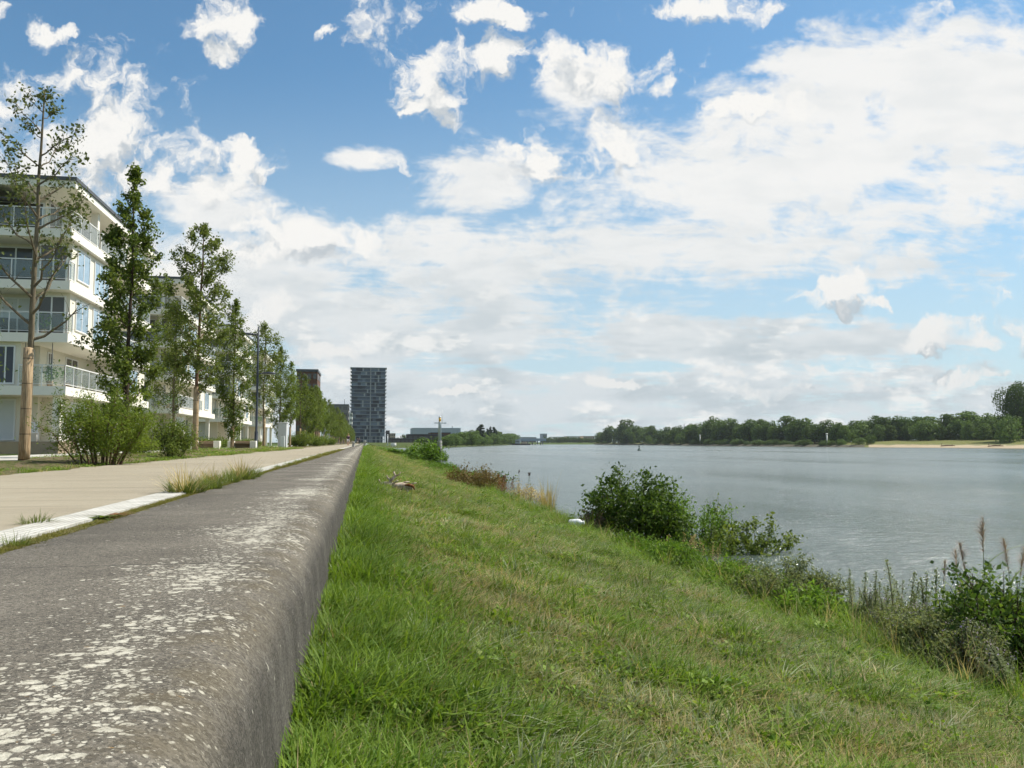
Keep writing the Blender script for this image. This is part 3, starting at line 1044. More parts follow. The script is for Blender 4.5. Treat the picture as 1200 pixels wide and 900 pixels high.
def bark(name, a, b, sc=9.0):
    m, N, out = newmat(name)
    co = obj_co(N)
    st = N.noise(N.vec("MULTIPLY", co, (1, 1, .18)), sc * 2, 6, .65)
    c = N.mix(N.smooth(st, .35, .68), a, b)
    c = N.mix(N.smooth(N.noise(co, 2.2, 5, .6), .55, .7, 0, .6), c, tuple(x * .55 for x in a))
    principled(N, out, c, .9, 0, .2, bump(N, st, .7, .02))
    return m
M["bark"] = bark("grey_bark", (.105, .085, .055), (.20, .165, .105))
M["bark_dark"] = bark("dark_bark", (.05, .035, .025), (.10, .075, .05))
M["bark_red"] = bark("reddish_bark", (.115, .062, .038), (.19, .11, .07))
def wrap_mat():
    m, N, out = newmat("reed_trunk_wrap")
    co = obj_co(N)
    x, y, z = N.sep(co)
    ang = N.math("ARCTAN2", y, x)
    slat = N.smooth(N.math("PINGPONG", N.math("MULTIPLY", ang, 6.0), 1.0), .05, .4)
    n = N.noise(N.vec("MULTIPLY", co, (1, 1, .12)), 26, 6, .65)
    c = N.mix(N.smooth(n, .32, .68), (.30, .20, .105), (.52, .385, .235))
    c = N.mix(N.smooth(N.noise(co, 3, 5, .6), .5, .7, 0, .55), c, (.27, .19, .12))
    k = N.math("MULTIPLY_ADD", slat, .45, .55)
    c = N.mix(1.0, c, N.xyz(k, k, k), "MULTIPLY")
    tie = N.smooth(N.math("ABSOLUTE", N.math("SUBTRACT", N.math("PINGPONG", N.math("ADD", z, .3), .62), .31)), .02, .006)
    c = N.mix(N.math("MULTIPLY", tie, .8), c, (.09, .06, .035))
    principled(N, out, c, .85, 0, .25, bump(N, N.math("ADD", slat, n), .6, .012))
    return m
M["wrap"] = wrap_mat()

def prof_at(profile, t):
    ts, ws = zip(*profile)
    return np.interp(t, ts, ws)

def street_tree(H, crown0, profile, nb, nleaf, lsize, seed, leaf, barkm, up=.9, r0=.085, wrap=True, wrap_h=2.6, lean=(0, 0), spread=.16, sub=3, tipbias=.45, twigs=True, top_only=0.0, limb=1.0):
    """young street tree: straight leader, limbs, twigs, leaves on the twigs. returns meshes (trunk, wrap, crown)"""
    rng = np.random.default_rng(seed)
    tb = MB()
    nseg = 12
    wx = rng.normal(size=nseg + 1).cumsum() * .018 * H / 10
    wy = rng.normal(size=nseg + 1).cumsum() * .018 * H / 10
    def leader(h):
        t = np.clip(h / H, 0, 1)
        i = np.linspace(0, 1, nseg + 1)
        return np.array([np.interp(t, i, wx) + lean[0] * h, np.interp(t, i, wy) + lean[1] * h, h])
    hs = np.linspace(-.15, H, nseg + 1)
    tb.tube([leader(h) for h in hs], [r0 * (1.12 if i == 0 else 1) * (1 - .93 * max(0, h) / H) ** .85 + .006 for i, h in enumerate(hs)], 8)
    C, T = [], []
    wsum = []
    branches = []
    for k in range(nb):
        t = (k + rng.uniform(0, .9)) / nb
        h = crown0 + (H - crown0) * t * .97
        az = k * 2.39996 + rng.normal() * .35
        L = prof_at(profile, (h - crown0) / (H - crown0)) * rng.uniform(.75, 1.2)
        rise = up * rng.uniform(.75, 1.25)
        pts = []
        p0 = leader(h)
        for s in np.linspace(0, 1, 6):
            rad = L * s
            pts.append(p0 + np.array([math.cos(az) * rad, math.sin(az) * rad, rise * L * (.75 * s + .45 * s * s)]) + (rng.normal(size=3) * .035 * L if 0 < s else 0))
        rb = limb * r0 * .34 * (1 - .7 * h / H) * min(1.0, .4 + L / 1.5)
        tb.tube(pts, [max(.005, rb * (1 - .85 * s)) for s in np.linspace(0, 1, 6)], 5, cap=False)
        branches.append((pts, L))
        for j in range(sub):
            s0 = rng.uniform(.25, .9)
            i = s0 * 5
            a = np.array(pts[int(i)]) * (1 - i % 1) + np.array(pts[min(5, int(i) + 1)]) * (i % 1)
            dv = unit(rng.normal(size=3) + np.array([math.cos(az), math.sin(az), up * 1.1]) * 1.1)
            ll = L * rng.uniform(.25, .5)
            q = [a, a + dv * ll * .5 + rng.normal(size=3) * .03, a + dv * ll]
            if twigs:
                tb.tube(q, [max(.003, rb * .35), .004, .003], 4, cap=False)
            branches.append((q, ll))
    tot = sum(b[1] for b in branches)
    for pts, L in branches:
        m = int(nleaf * L / tot * rng.uniform(.35, 1.6))
        if m < 1: continue
        n = len(pts)
        s = (tipbias + (1 - tipbias) * rng.random(m) ** .8) * (n - 1)
        i = np.minimum(s.astype(int), n - 2)
        P = np.array([list(p) for p in pts])
        c = P[i] * (1 - (s - i))[:, None] + P[i + 1] * (s - i)[:, None]
        c = c + rng.normal(size=(m, 3)) * spread * (.5 + .5 * min(1, L))
        C.append(c)
        T.append(np.clip(rng.normal(.5, .16) + rng.normal(0, .18, m), 0, 1))
    m = max(8, nleaf // 40)
    hh = H - rng.random(m) * .5
    C.append(np.array([leader(min(h, H)) for h in hh]) + rng.normal(size=(m, 3)) * .09)
    T.append(rng.random(m))
    C, T = np.concatenate(C), np.concatenate(T)
    if top_only:
        keep = rng.random(len(C)) < np.clip((C[:, 2] / H - top_only) * 3.5, .12, 1)
        C, T = C[keep], T[keep]
    V = leaf_quads(C, lsize, rng, .35, .62, droop=.4)
    crown = polys("crown", V, T)
    wm = None
    if wrap:
        wb = MB()
        wr = r0 * 1.35
        wb.lathe([(wr * 1.12, -.05), (wr * 1.1, .3), (wr, wrap_h * .6), (wr * .96, wrap_h), (wr * .5, wrap_h + .02)], 14)
        wm = wb.mesh("trunk_wrap")
    return tb.mesh("trunk"), wm, crown

def plant_tree(meshes, loc, rz, label, leaf, barkm, group="young street trees along the promenade", name="street_tree", scale=1.0, first=True):
    tr, wm, cr = meshes
    root = empty(name, loc, rz, label, "tree", group)
    root.scale = (scale, scale, scale)
    for nm, me, mt in (("trunk", tr, barkm), ("trunk_wrap", wm, "wrap"), ("crown", cr, leaf)):
        if me is None: continue
        if not me.materials:
            me.materials.append(M[mt])
        o = link(nm, me, None, root)
    return root

def shrub_meshes(w, h, nstem, nleaf, lsize, seed, width=.5, up=.3, spread=.12, base=.25, arch=.35, sub=4, lo=.25, flat=1.0, droop=.3, foot=.25):
    """bush of stems rising from one stool, leaves along the upper stems"""
    rng = np.random.default_rng(seed)
    sb = MB()
    br = []
    for k in range(nstem):
        az = k * 2.39996 + rng.normal() * .4
        reach = w / 2 * math.sqrt((k + .6) / nstem) * rng.uniform(.8, 1.1)
        top = h * (1 - .42 * (reach / (w / 2)) ** 2) * rng.uniform(.72, 1.02)
        p0 = np.array([math.cos(az) * base * w * .25 * rng.random(), math.sin(az) * base * w * .25 * rng.random(), -.12])
        pts = []
        for s in np.linspace(0, 1, 6):
            r = reach * (foot + (1 - foot) * s ** 1.25)
            pts.append(p0 + np.array([math.cos(az) * r, math.sin(az) * r * flat, top * (s - arch * .3 * s * s * (reach / w * 2))]) + rng.normal(size=3) * .03 * h * s)
        r1 = .010 * h + .004
        sb.tube(pts, [max(.003, r1 * (1 - .8 * s)) for s in np.linspace(0, 1, 6)], 5, cap=False)
        br.append((pts, top, lo))
        for j in range(sub):
            s0 = rng.uniform(.3, .95)
            i = s0 * 5
            a = pts[int(i)] * (1 - i % 1) + pts[min(5, int(i) + 1)] * (i % 1)
            dv = unit(rng.normal(size=3) + np.array([math.cos(az), math.sin(az), .9]))
            ll = h * rng.uniform(.12, .32)
            q = [a, a + dv * ll * .5, a + dv * ll + np.array([0, 0, -.12 * ll])]
            sb.tube(q, [r1 * .35, .004, .003], 4, cap=False)
            br.append((q, ll * 1.3, .1))
    tot = sum(b[1] for b in br)
    C, T, O = [], [], []
    for pts, L, l0 in br:
        m = max(1, int(nleaf * L / tot * rng.uniform(.5, 1.5)))
        n = len(pts)
        s = (l0 + (1 - l0) * rng.random(m)) * (n - 1)
        i = np.minimum(s.astype(int), n - 2)
        P = np.array([list(p) for p in pts])
        c = P[i] * (1 - (s - i))[:, None] + P[i + 1] * (s - i)[:, None] + rng.normal(size=(m, 3)) * spread
        c[:, 2] = np.maximum(c[:, 2], -.12)
        C.append(c)
        T.append(np.clip(rng.normal(.5, .15) + rng.normal(0, .2, m), 0, 1))
    C, T = np.concatenate(C), np.concatenate(T)
    return sb.mesh("stem"), polys("foliage", leaf_quads(C, lsize, rng, up, width, droop=droop), T)

def plant_shrub(meshes, loc, rz, label, leaf, stem="bark_dark", group=None, name="shrub", scale=(1, 1, 1), cat="shrub"):
    st, fo = meshes
    root = empty(name, loc, rz, label, cat, group)
    root.scale = scale
    if not st.materials: st.materials.append(M[stem])
    if not fo.materials: fo.materials.append(M[leaf])
    link("stem", st, None, root)
    link("foliage", fo, None, root)
    return root

def blade(p, d, L, w, bend, segs=4, side=None):
    """one grass-like blade as a strip of quads (k,4,3)"""
    d = np.asarray(d, float)
    side = unit(np.cross(d, [0, 0, 1.0]) + 1e-4) if side is None else side
    out = unit(np.array([d[0], d[1], 0]) + 1e-6)
    pts, ws = [], []
    for s in np.linspace(0, 1, segs + 1):
        pts.append(np.asarray(p) + d * L * s + out * bend * L * s * s - np.array([0, 0, 1]) * bend * .45 * L * s ** 2.2)
        ws.append(w * (1 - s ** 1.6) + w * .06)
    q = []
    for i in range(segs):
        q.append([pts[i] - side * ws[i] / 2, pts[i] + side * ws[i] / 2, pts[i + 1] + side * ws[i + 1] / 2, pts[i + 1] - side * ws[i + 1] / 2])
    return q

def tuft_mesh(name, n, h, w, spread, seed, lean=.5, bend=.5, hv=.45):
    rng = np.random.default_rng(seed)
    Q, T = [], []
    for k in range(n):
        az = rng.uniform(0, 2 * math.pi)
        r = spread * math.sqrt(rng.random())
        p = (math.cos(az) * r, math.sin(az) * r, -.012)
        a2 = az + rng.normal() * .8
        ln = abs(rng.normal()) * lean
        d = unit(np.array([math.cos(a2) * ln, math.sin(a2) * ln, 1.0]))
        L = h * (1 + rng.normal() * hv * .5)
        q = blade(p, d, max(.3 * h, L), w * rng.uniform(.7, 1.3), bend * rng.uniform(.1, 1.4), 3)
        t = np.clip(rng.normal(.5, .25), 0, 1)
        Q += q
        T += [t] * len(q)
    return polys(name, np.array(Q), np.array(T))

def spire_mesh(h, seed, nleaf=70, lsize=.09, curve=.1, head=None, top0=.72, wide=.28):
    """tall weed: upright stem set with narrow leaves that shorten upwards; returns (stem, leaves, head)"""
    rng = np.random.default_rng(seed)
    sb = MB()
    lx, ly = rng.normal(size=2) * curve * h
    at = lambda s: np.array([lx * s * s, ly * s * s, h * s])
    sb.tube([at(s) for s in np.linspace(-.02, 1, 7)], [.006 * (1 - .7 * s) + .0015 for s in np.linspace(0, 1, 7)], 5, cap=False)
    C, D, Lz, T = [], [], [], []
    for k in range(nleaf):
        s = .08 + .9 * (k / nleaf) ** .9
        az = k * 2.39996 + rng.normal() * .3
        L = lsize * (1.25 - s * .95) * rng.uniform(.8, 1.2)
        d = unit(np.array([math.cos(az), math.sin(az), .30 + .45 * s + rng.normal() * .2]))
        q = blade(at(s), d, L, L * wide, .5, 2)
        C += q
        T += [np.clip(rng.normal(.5, .2), 0, 1)] * len(q)
    leaves = polys("leaves", np.array(C), np.array(T))
    hd = None
    if head:
        n, r, ls = head
        s = rng.uniform(top0, 1.03, n)
        P = np.array([at(x) for x in s]) + rng.normal(size=(n, 3)) * np.stack([r * (1.05 - s) / .3 + .008] * 2 + [np.full(n, .01)], 1)
        hd = polys("blossom", leaf_quads(P, ls, rng, .2, .6), rng.random(n))
    return sb.mesh("stem"), leaves, hd

def plant_spire(ms, loc, rz, label, leaf, headm=None, stem="bark_red", name="tall_weed", group=None, scale=1.0, tilt=(0, 0)):
    st, lf, hd = ms
    root = empty(name, loc, rz, label, "weed", group)
    root.rotation_euler = (tilt[0], tilt[1], rz)
    root.scale = (scale,) * 3
    for nm, me, mt in (("stem", st, stem), ("leaves", lf, leaf), ("blossom", hd, headm)):
        if me is None: continue
        if not me.materials: me.materials.append(M[mt])
        link(nm, me, None, root)
    return root

def reed_meshes(h, seed, plume=.32, nblade=9, n_pl=150):
    rng = np.random.default_rng(seed)
    sb = MB()
    lx, ly = rng.normal(size=2) * .05 * h
    at = lambda s: np.array([lx * s * s, ly * s * s, h * s])
    sb.tube([at(s) for s in np.linspace(-.03, 1, 6)], [.006, .006, .005, .004, .003, .002], 5, cap=False)
    Q, T = [], []
    for k in range(nblade):
        s = .15 + .6 * k / nblade
        az = k * math.pi * .9 + rng.normal() * .5
        d = unit(np.array([math.cos(az), math.sin(az), 1.2]))
        q = blade(at(s), d, .45 * rng.uniform(.7, 1.2), .022, .6, 5)
        Q += q; T += [np.clip(rng.normal(.5, .2), 0, 1)] * len(q)
    leaves = polys("leaves", np.array(Q), np.array(T))
    Q, T = [], []
    side = rng.uniform(0, 6.28)
    for k in range(n_pl):
        u = rng.random()
        s = 1 - plume / h * u
        az = side + rng.normal() * 1.3
        d = unit(np.array([math.cos(az) * (.15 + .5 * u), math.sin(az) * (.15 + .5 * u), 1.0]))
        q = blade(at(s), d, plume * .42 * (.35 + .65 * math.sin(math.pi * min(1, u + .12))) * rng.uniform(.6, 1.2), .004, .5, 2)
        Q += q; T += [rng.random()] * len(q)
    return sb.mesh("stem"), leaves, polys("blossom", np.array(Q), np.array(T))

def far_tree_meshes(h, w, seed, n=2200, ls=.8, trunk=.12, ncl=16, ell=(1, 1, 1), skirt=.0):
    """full-grown tree: clumped crown of leaf sprays over a short trunk with limbs"""
    rng = np.random.default_rng(seed)
    tb = MB()
    tb.tube([(0, 0, -.5), (0.02 * h, 0, h * .3), (0, .02 * h, h * .62)], [h * .022, h * .016, h * .006], 6, cap=False)
    cl = []
    for k in range(ncl):
        z = skirt + (1 - skirt) * ((k + rng.random()) / ncl)
        env = math.sqrt(max(.02, 1 - ((z - .48) / .56) ** 2))
        az = k * 2.39996 + rng.normal() * .4
        rr = w / 2 * env * rng.uniform(.25, .78)
        c = np.array([math.cos(az) * rr * ell[0], math.sin(az) * rr * ell[1], h * z * .93 + .04 * h])
        R_ = w * rng.uniform(.15, .26) * (0.7 + .5 * env)
        cl.append((c, R_, rng.normal(.5, .17)))
        tb.tube([(0, 0, h * max(.12, z * .45)), tuple(c * (.55, .55, .9)), tuple(c)], [h * .009, h * .005, h * .002], 4, cap=False)
    wt = np.array([c[1] ** 2 for c in cl]); wt /= wt.sum()
    Cs, Os, T = [], [], []
    for (c, R_, tn), f in zip(cl, wt):
        m = int(n * f)
        d = unit(rng.normal(size=(m, 3)) + (0, 0, .25))
        r = R_ * (rng.uniform(.35, 1.06, m) ** .5)
        Cs.append(c + d * r[:, None] * (1, 1, .78)); Os.append(d)
        T.append(np.clip(tn + rng.normal(0, .16, m), 0, 1))
    Cs, Os, T = np.concatenate(Cs), np.concatenate(Os), np.concatenate(T)
    Cs[:, 2] = np.maximum(Cs[:, 2], .02 * h)
    V = leaf_quads(Cs, ls, rng, .2, .75, out=Os)
    return tb.mesh("trunk"), polys("crown", V, T)

def far_tree(ms, loc, rz, label, leaf, group, name="broadleaf_tree", scale=1.0, sz=1.0, cat="tree"):
    tr, cr = ms
    root = empty(name, loc, rz, label, cat, group)
    root.scale = (scale, scale, scale * sz)
    if not tr.materials: tr.materials.append(M["bark_dark"])
    if not cr.materials: cr.materials.append(M[leaf])
    link("trunk", tr, None, root)
    link("crown", cr, None, root)
    return root
# ------------------------------------------------------------------ promenade: buildings
BX = -14.3
blk = [(42.8, "white apartment block nearest to the camera with corner balconies and a dark awning"),
       (67.5, "second white apartment block along the promenade, half hidden behind street trees"),
       (94.0, "third white apartment block along the promenade, seen between the lamp post and the trees"),
       (121.0, "fourth and farthest white apartment block, beyond the grey utility cabinet")]
first = apartment((BX, blk[0][0], 0), blk[0][1], 3)
for y, lab in blk[1:]:
    c = copy_tree(first)
    c.location = (BX, y, 0)
    c["label"] = lab

def span(pxa, pxb, Y):
    return at_depth(pxa, 500, Y).x, at_depth(pxb, 500, Y).x
Y = 238.0
xa, xb = span(346.5, 371.0, Y)
block("brick_building", xa, xb, Y, Y + 16, at_depth(360, 435.5, Y).z, "brick", "tall brown brick apartment block rising behind the tree row", "apartment building", 7, 4, 3, .7)
Y = 430.0
xa, xb = span(386, 408.0, Y)
gb = block("grey_building", xa, xb, Y, Y + 25, at_depth(400, 475, Y).z, "greywall", "grey flat-roofed block just left of the residential tower", "apartment building", 6, 3, 5, .6)
MB().tube([(2.5, 8, at_depth(400, 475, Y).z + .6), (2.5, 8, at_depth(400, 475, Y).z + 3.6)], .12, 6).build("chimney", M["roof_dark"], gb)
xa, xb = span(407, 412.6, 600)
block("pale_building", xa, xb, 600, 615, at_depth(410, 484, 600).z, "plaster", "small pale house squeezed between the grey block and the tower", "house", 6, 2, 2, .5)
tower()

# buildings to the right of the tower
Y = 900.0
xa, xb = span(452.5, 456.8, Y)
block("annex_building", xa, xb, Y, Y + 20, at_depth(455, 505, Y).z, "dark_brick", "dark annex with pale posts at the foot of the tower", "building", 4, 2, 0, .5)
Y = 980.0
xa, xb = span(457.2, 463.5, Y)
block("tan_building", xa, xb, Y, Y + 20, at_depth(460, 508.2, Y).z, "tan", "small tan house just right of the tower", "house", 3, 3, 0, .5, "tan")
halls = [(455, 489, 640, 514.5, "dark_brick", "long low dark red-brown harbour shed behind the far bushes"),
         (478, 520, 690, 509.5, "dark_brick", "broad blackish-brown warehouse left of the pale beacon pole"),
         (505, 528, 730, 507.5, "brick", "rust-brown warehouse wing behind the pale beacon pole")]
for a, b, Y, top, wl, lab in halls:
    xa, xb = span(a, b, Y)
    block("harbour_shed", xa, xb, Y, Y + 30, at_depth((a + b) / 2, top, Y).z, wl, lab, "warehouse", 1, 7, 0, .6)
Y = 1010.0
xa, xb = span(484, 539.5, Y)
hz = at_depth(510, 502.2, Y).z
hall = block("factory_hall", xa, xb, Y, Y + 60, hz, "shed", "long pale grey metal factory hall above the harbour sheds", "factory", 1, 1, 0, .8, "shed")
MB().tube([(xb - 8 - (xa + xb) / 2, 20, hz), (xb - 8 - (xa + xb) / 2, 20, hz + 3.6)], .4, 6).build("chimney", M["roof_dark"], hall)
w = xb - xa
MB().box(-w / 2 - .3, w / 2 + .3, -.3, -.203, hz * .62, hz + .82).build("fascia", M["shed"], hall)
# white drum and post by the path's end
p = at_depth(461, 521, 330)
t = empty("storage_tank", (p.x, p.y, -1.0), 0, "squat white round tank at the top of the bank beyond the far bushes", "tank")
MB().lathe([(1.1, 0), (1.1, 1.2), (1.0, 1.3)], 18).build("shell", M["plaster"], t)
MB().lathe([(1.15, 1.303), (1.15, 1.40), (1.1, 1.42)], 18).build("lid", M["frame_white"], t)
p = at_depth(454.2, 519, 420)
t = empty("marker_post", (p.x, p.y, -1.0), 0, "slim white post standing right of the tower's foot", "post")
MB().tube([(0, 0, 0), (0, 0, 5.2)], .22, 8).build("pole", M["frame_white"], t)
MB().lathe([(.34, 5.21), (.34, 5.5), (.1, 5.7)], 10).build("cap", M["frame_white"], t)

# ------------------------------------------------------------------ street trees
TX = -8.2
def tree_y(px):
    d = ray(px, 500)
    return TX * d[1] / d[0]
spire = [(0, .7), (.12, 1.2), (.3, 1.2), (.6, .8), (.85, .36), (1, .08)]
oval = [(0, .8), (.15, 1.55), (.4, 1.6), (.7, 1.15), (.9, .6), (1, .15)]
bare = [(0, 1.05), (.2, 1.45), (.5, 1.1), (.8, .65), (1, .25)]
def tz(y): return float(verge_z(np.array(TX), np.array(y)))
near = [
    (35.5, 21.9, 9.85, "bare", "leaf_sparse", "thin-leaved young street tree with a reed-wrapped trunk at the left edge"),
    (148, None, 10.2, "spire", "leaf_mid", "dense narrow dark green street tree beside the nearest apartment block"),
    (229, None, 11.3, "oval", "leaf_olive", "airy tall street tree with a long wrapped trunk, third from the left"),
    (272.5, None, 9.6, "spire", "leaf_mid", "slim dense street tree just left of the two-headed lamp post"),
    (309.5, None, 10.6, "oval", "leaf_olive", "loose-crowned street tree just right of the two-headed lamp post"),
    (328, None, 9.8, "spire", "leaf_mid", "bushy street tree directly behind the grey utility cabinet"),
    (340, None, 9.2, "spire", "leaf_mid", "bright green street tree right of the grey utility cabinet"),
    (352, None, 9.6, "bare", "leaf_sparse", "half-bare street tree with thin brownish crown in front of the brick block"),
]
mA = street_tree(9.35, 2.9, bare, 24, 3000, .10, 11, None, None, up=.85, r0=.088, wrap_h=2.75, spread=.13, sub=6, tipbias=.5, top_only=.45, lean=(.006, 0), limb=1.8)
mB = street_tree(10.2, .8, spire, 54, 14500, .12, 12, None, None, up=.95, r0=.085, wrap=False, spread=.125, sub=4, tipbias=.3)
mC = street_tree(11.3, 2.6, oval, 42, 12500, .125, 13, None, None, up=.75, r0=.10, wrap_h=3.15, spread=.14, sub=4, tipbias=.3)
mD = street_tree(9.8, .7, [(0, .6), (.15, 1.15), (.5, 1.05), (.8, .6), (1, .1)], 48, 10000, .125, 14, None, None, up=1.0, r0=.08, wrap_h=1.5, spread=.18, sub=2, tipbias=.15)
mE = street_tree(10.3, 2.3, oval, 34, 7000, .14, 15, None, None, up=.85, r0=.085, wrap_h=2.4, spread=.19, sub=3, tipbias=.25)
mF = street_tree(9.6, 2.2, spire, 40, 5600, .16, 16, None, None, up=.9, r0=.085, wrap_h=2.2, spread=.22, sub=2, tipbias=.15)
mG = street_tree(9.6, 2.2, bare, 18, 1500, .14, 17, None, None, up=.9, r0=.08, wrap_h=2.2, spread=.15, sub=4, tipbias=.4, top_only=.35)
sel = [mA, mB, mC, mD, mE, mD, mF, mG]
sc = [1, 1, 1, .97, 1.0, 1.0, .98, 1.0]
brk = ["bark", "bark_dark", "bark_red", "bark_dark", "bark", "bark_dark", "bark", "bark_dark"]
for (px, y, H, kind, leaf, lab), ms, s, b in zip(near, sel, sc, brk):
    y = y or tree_y(px)
    plant_tree(ms, (TX, y, tz(y)), RNG.uniform(0, 6.28) if ms is not mA else .6, lab, leaf, b, scale=s)
for px_, y, ms, s, lf, lab in ((203, 53.0, mE, .88, "leaf_mid", "leafy tree standing back by the second apartment block, left of the third street tree"),
                              ):
    p = at_depth(px_, 520, y)
    plant_tree(ms, (p.x, y, 0), px_, lab, None, None, scale=s, group=None)
# the row runs on to the tower
y = 118.0
k = 0
while y < 640:
    ms = (mF, mD, mE, mF, mF)[k % 5]
    s = RNG.uniform(.86, 1.08)
    plant_tree(ms, (TX + RNG.normal() * .15, y, 0.0), RNG.uniform(0, 6.28), "green street tree in the receding row along the promenade beyond the brick block",
               None, None, scale=s, group="far street trees of the promenade row")
    y += 10.5 if y < 300 else 14.0
    k += 1

# ------------------------------------------------------------------ street lamps
M["lamp_metal"] = plain("lamp_metal", (.055, .062, .075), .45, .6, var=.08)
M["lamp_glass"] = plain("lamp_cover", (.42, .45, .46), .3, var=.05)
def lamp(y, x, H, label):
    root = empty("street_lamp", (x, y, -.02), 0, label, "street lamp", "two-headed promenade lamps")
    mb = MB()
    mb.lathe([(.17, 0), (.17, .10), (.125, .14), (.12, 1.3), (.085, 1.36), (.08, H * .6), (.062, H), (.03, H + .02)], 14)
    mb.build("pole", M["lamp_metal"], root)
    for sx, z, L in ((-1, H - .62, 1.15), (1, H * .615, 1.05)):
        a = MB()
        a.tube([(sx * .05, 0, z), (sx * .30, 0, z + .05)], .035, 8)
        arm = a.build("arm", M["lamp_metal"], root)
        hd = MB()
        n = 18
        vs, fs = [], []
        for zz, r in ((.16, .35), (.13, .75), (.06, 1.0), (0, .97)):
            for i in range(n):
                t = 2 * math.pi * i / n
                vs.append((sx * (.28 + L / 2) + math.cos(t) * L / 2 * r, math.sin(t) * .24 * r, z + zz))
        for q in range(3):
            for i in range(n):
                fs.append((q * n + i, q * n + (i + 1) % n, (q + 1) * n + (i + 1) % n, (q + 1) * n + i))
        fs.append(tuple(range(n))); fs.append(tuple(3 * n + i for i in range(n)))
        hd.add(vs, fs, 0, True)
        h = hd.build("lamp_head", M["lamp_metal"], root)
        g = MB()
        g.add([(sx * (.28 + L / 2) + math.cos(2 * math.pi * i / n) * L / 2 * .85, math.sin(2 * math.pi * i / n) * .2, z - .004 - d) for d in (0, .025) for i in range(n)],
              [tuple(range(n)), tuple(range(2 * n - 1, n - 1, -1))] + [(i, (i + 1) % n, n + (i + 1) % n, n + i) for i in range(n)])
        g.build("lens", M["lamp_glass"], h)
    return root
lamp_y = 62.0
lamp(lamp_y, at_depth(300, 520, lamp_y).x, at_depth(300, 382.5, lamp_y).z, "dark two-headed street lamp between the trees left of the utility cabinet")
lamp(146.0, at_depth(358.6, 520, 146).x, at_depth(358, 440, 146).z, "far two-headed street lamp standing before the brown brick block")

# ------------------------------------------------------------------ cabinet, benches, bollards
M["cab"] = plain("grey_cabinet", (.58, .59, .58), .5, var=.06, scale=2)
cy = 72.0
cx0, cx1 = at_depth(325.5, 520, cy).x, at_depth(335.5, 520, cy).x
ch = at_depth(330, 496, cy).z
cab = empty("utility_cabinet", ((cx0 + cx1) / 2, cy, 0), 0, "tall pale grey utility cabinet by the path edge", "cabinet")
hw = (cx1 - cx0) / 2
bevel(MB().box(-hw, hw, 0, 1.0, .12, ch).build("body", M["cab"], cab), .02)
MB().box(-hw - .03, hw + .03, -.03, 1.03, -.02, .118).build("plinth", M["concrete"], cab)
bevel(MB().box(-hw - .05, hw + .05, -.05, 1.05, ch + .002, ch + .07).build("roof", M["cab"], cab), .02)
for sx in (-1, 1):
    d = MB().box(min(sx * .02, sx * (hw - .04)), max(sx * .02, sx * (hw - .04)), -.018, -.003, .2, ch - .08).build("door", M["cab"], cab)
    MB().box(sx * .05 - .012, sx * .05 + .012, -.04, -.019, ch * .5 - .08, ch * .5 + .08).build("handle", M["frame_grey"], d)
px = at_depth(331.0, 520, cy - 1.2)
sm = empty("meter_box", (px.x, cy - 1.2, -.02), 0, "small white meter box standing in front of the tall grey cabinet", "cabinet")
bevel(MB().box(-.17, .17, -.13, .13, 0, at_depth(331, 510.5, cy - 1.2).z).build("body", M["frame_white"], sm), .02)
MB().box(-.14, .14, -.142, -.132, .12, .85).build("door", M["frame_white"], sm)

def bench(x, y, rz, label):
    root = empty("bench", (x, y, 0), rz, label, "bench", "white concrete benches on the plaza")
    for sx in (-.72, .72):
        bevel(MB().box(sx - .2, sx + .2, -.3, .3, 0, .62).build("leg", M["plaster"], root), .02)
    s = MB()
    for k in range(5):
        s.box(-.517, .517, -.28 + k * .115, -.28 + k * .115 + .1, .44, .50)
    s.build("seat", M["stone"], root)
    MB().box(-.517, .517, .28, .31, .1, .62).build("backrest", M["stone"], root)
for px_, lab in ((241.3, "white concrete bench with brown seat, right of the third tree's trunk"),
                 (284, "white concrete bench on the plaza left of the lamp post"),
                 (181, "white concrete bench half hidden behind the dark green bush")):
    yy = 58.0
    bench(at_depth(px_, 520, yy).x, yy, 0, lab)
# white garden chairs on the terrace
def chair(x, y, z, rz, label):
    root = empty("garden_chair", (x, y, z), rz, label, "chair", "white garden chairs on the terrace")
    bevel(MB().box(-.24, .24, -.24, .24, .40, .44).build("seat", M["frame_white"], root), .01)
    b = MB()
    for k in range(5):
        b.box(-.22 + k * .1, -.22 + k * .1 + .06, .20, .235, .443, .88)
    b.box(-.24, .24, .195, .24, .882, .93)
    b.build("backrest", M["frame_white"], root)
    for sx in (-.21, .21):
        for sy in (-.21, .2):
            MB().tube([(sx, sy, 0), (sx * .95, sy * .95, .399)], .02, 6).build("leg", M["frame_white"], root)
        MB().box(sx - .03, sx + .03, -.22, .19, .60, .63).build("armrest", M["frame_white"], root)
chair(-14.3 - 1.5, 43.1, .562, .5, "white garden chair on the brown terrace, left one by the wrapped tree")
chair(-14.3 - .55, 43.6, .562, -.6, "white garden chair at the terrace corner behind the big bush")

def bollard(px_, Y, h, r, label):
    p = at_depth(px_, 520, Y)
    root = empty("bollard", (p.x, Y, 0), 0, label, "bollard", "stone bollards at the path end")
    MB().lathe([(r * 1.08, -.02), (r, .05), (r * .96, h * .8), (r * 1.1, h * .82), (r * 1.1, h), (r * .8, h * 1.03)], 12).build("post", M["concrete"], root)
bollard(414.1, 108, .62, .17, "short pale stone bollard between the path and the wall, nearer one")
bollard(427.6, 150, .85, .24, "stout pale stone bollard at the far end of the wall, beyond the jogger")

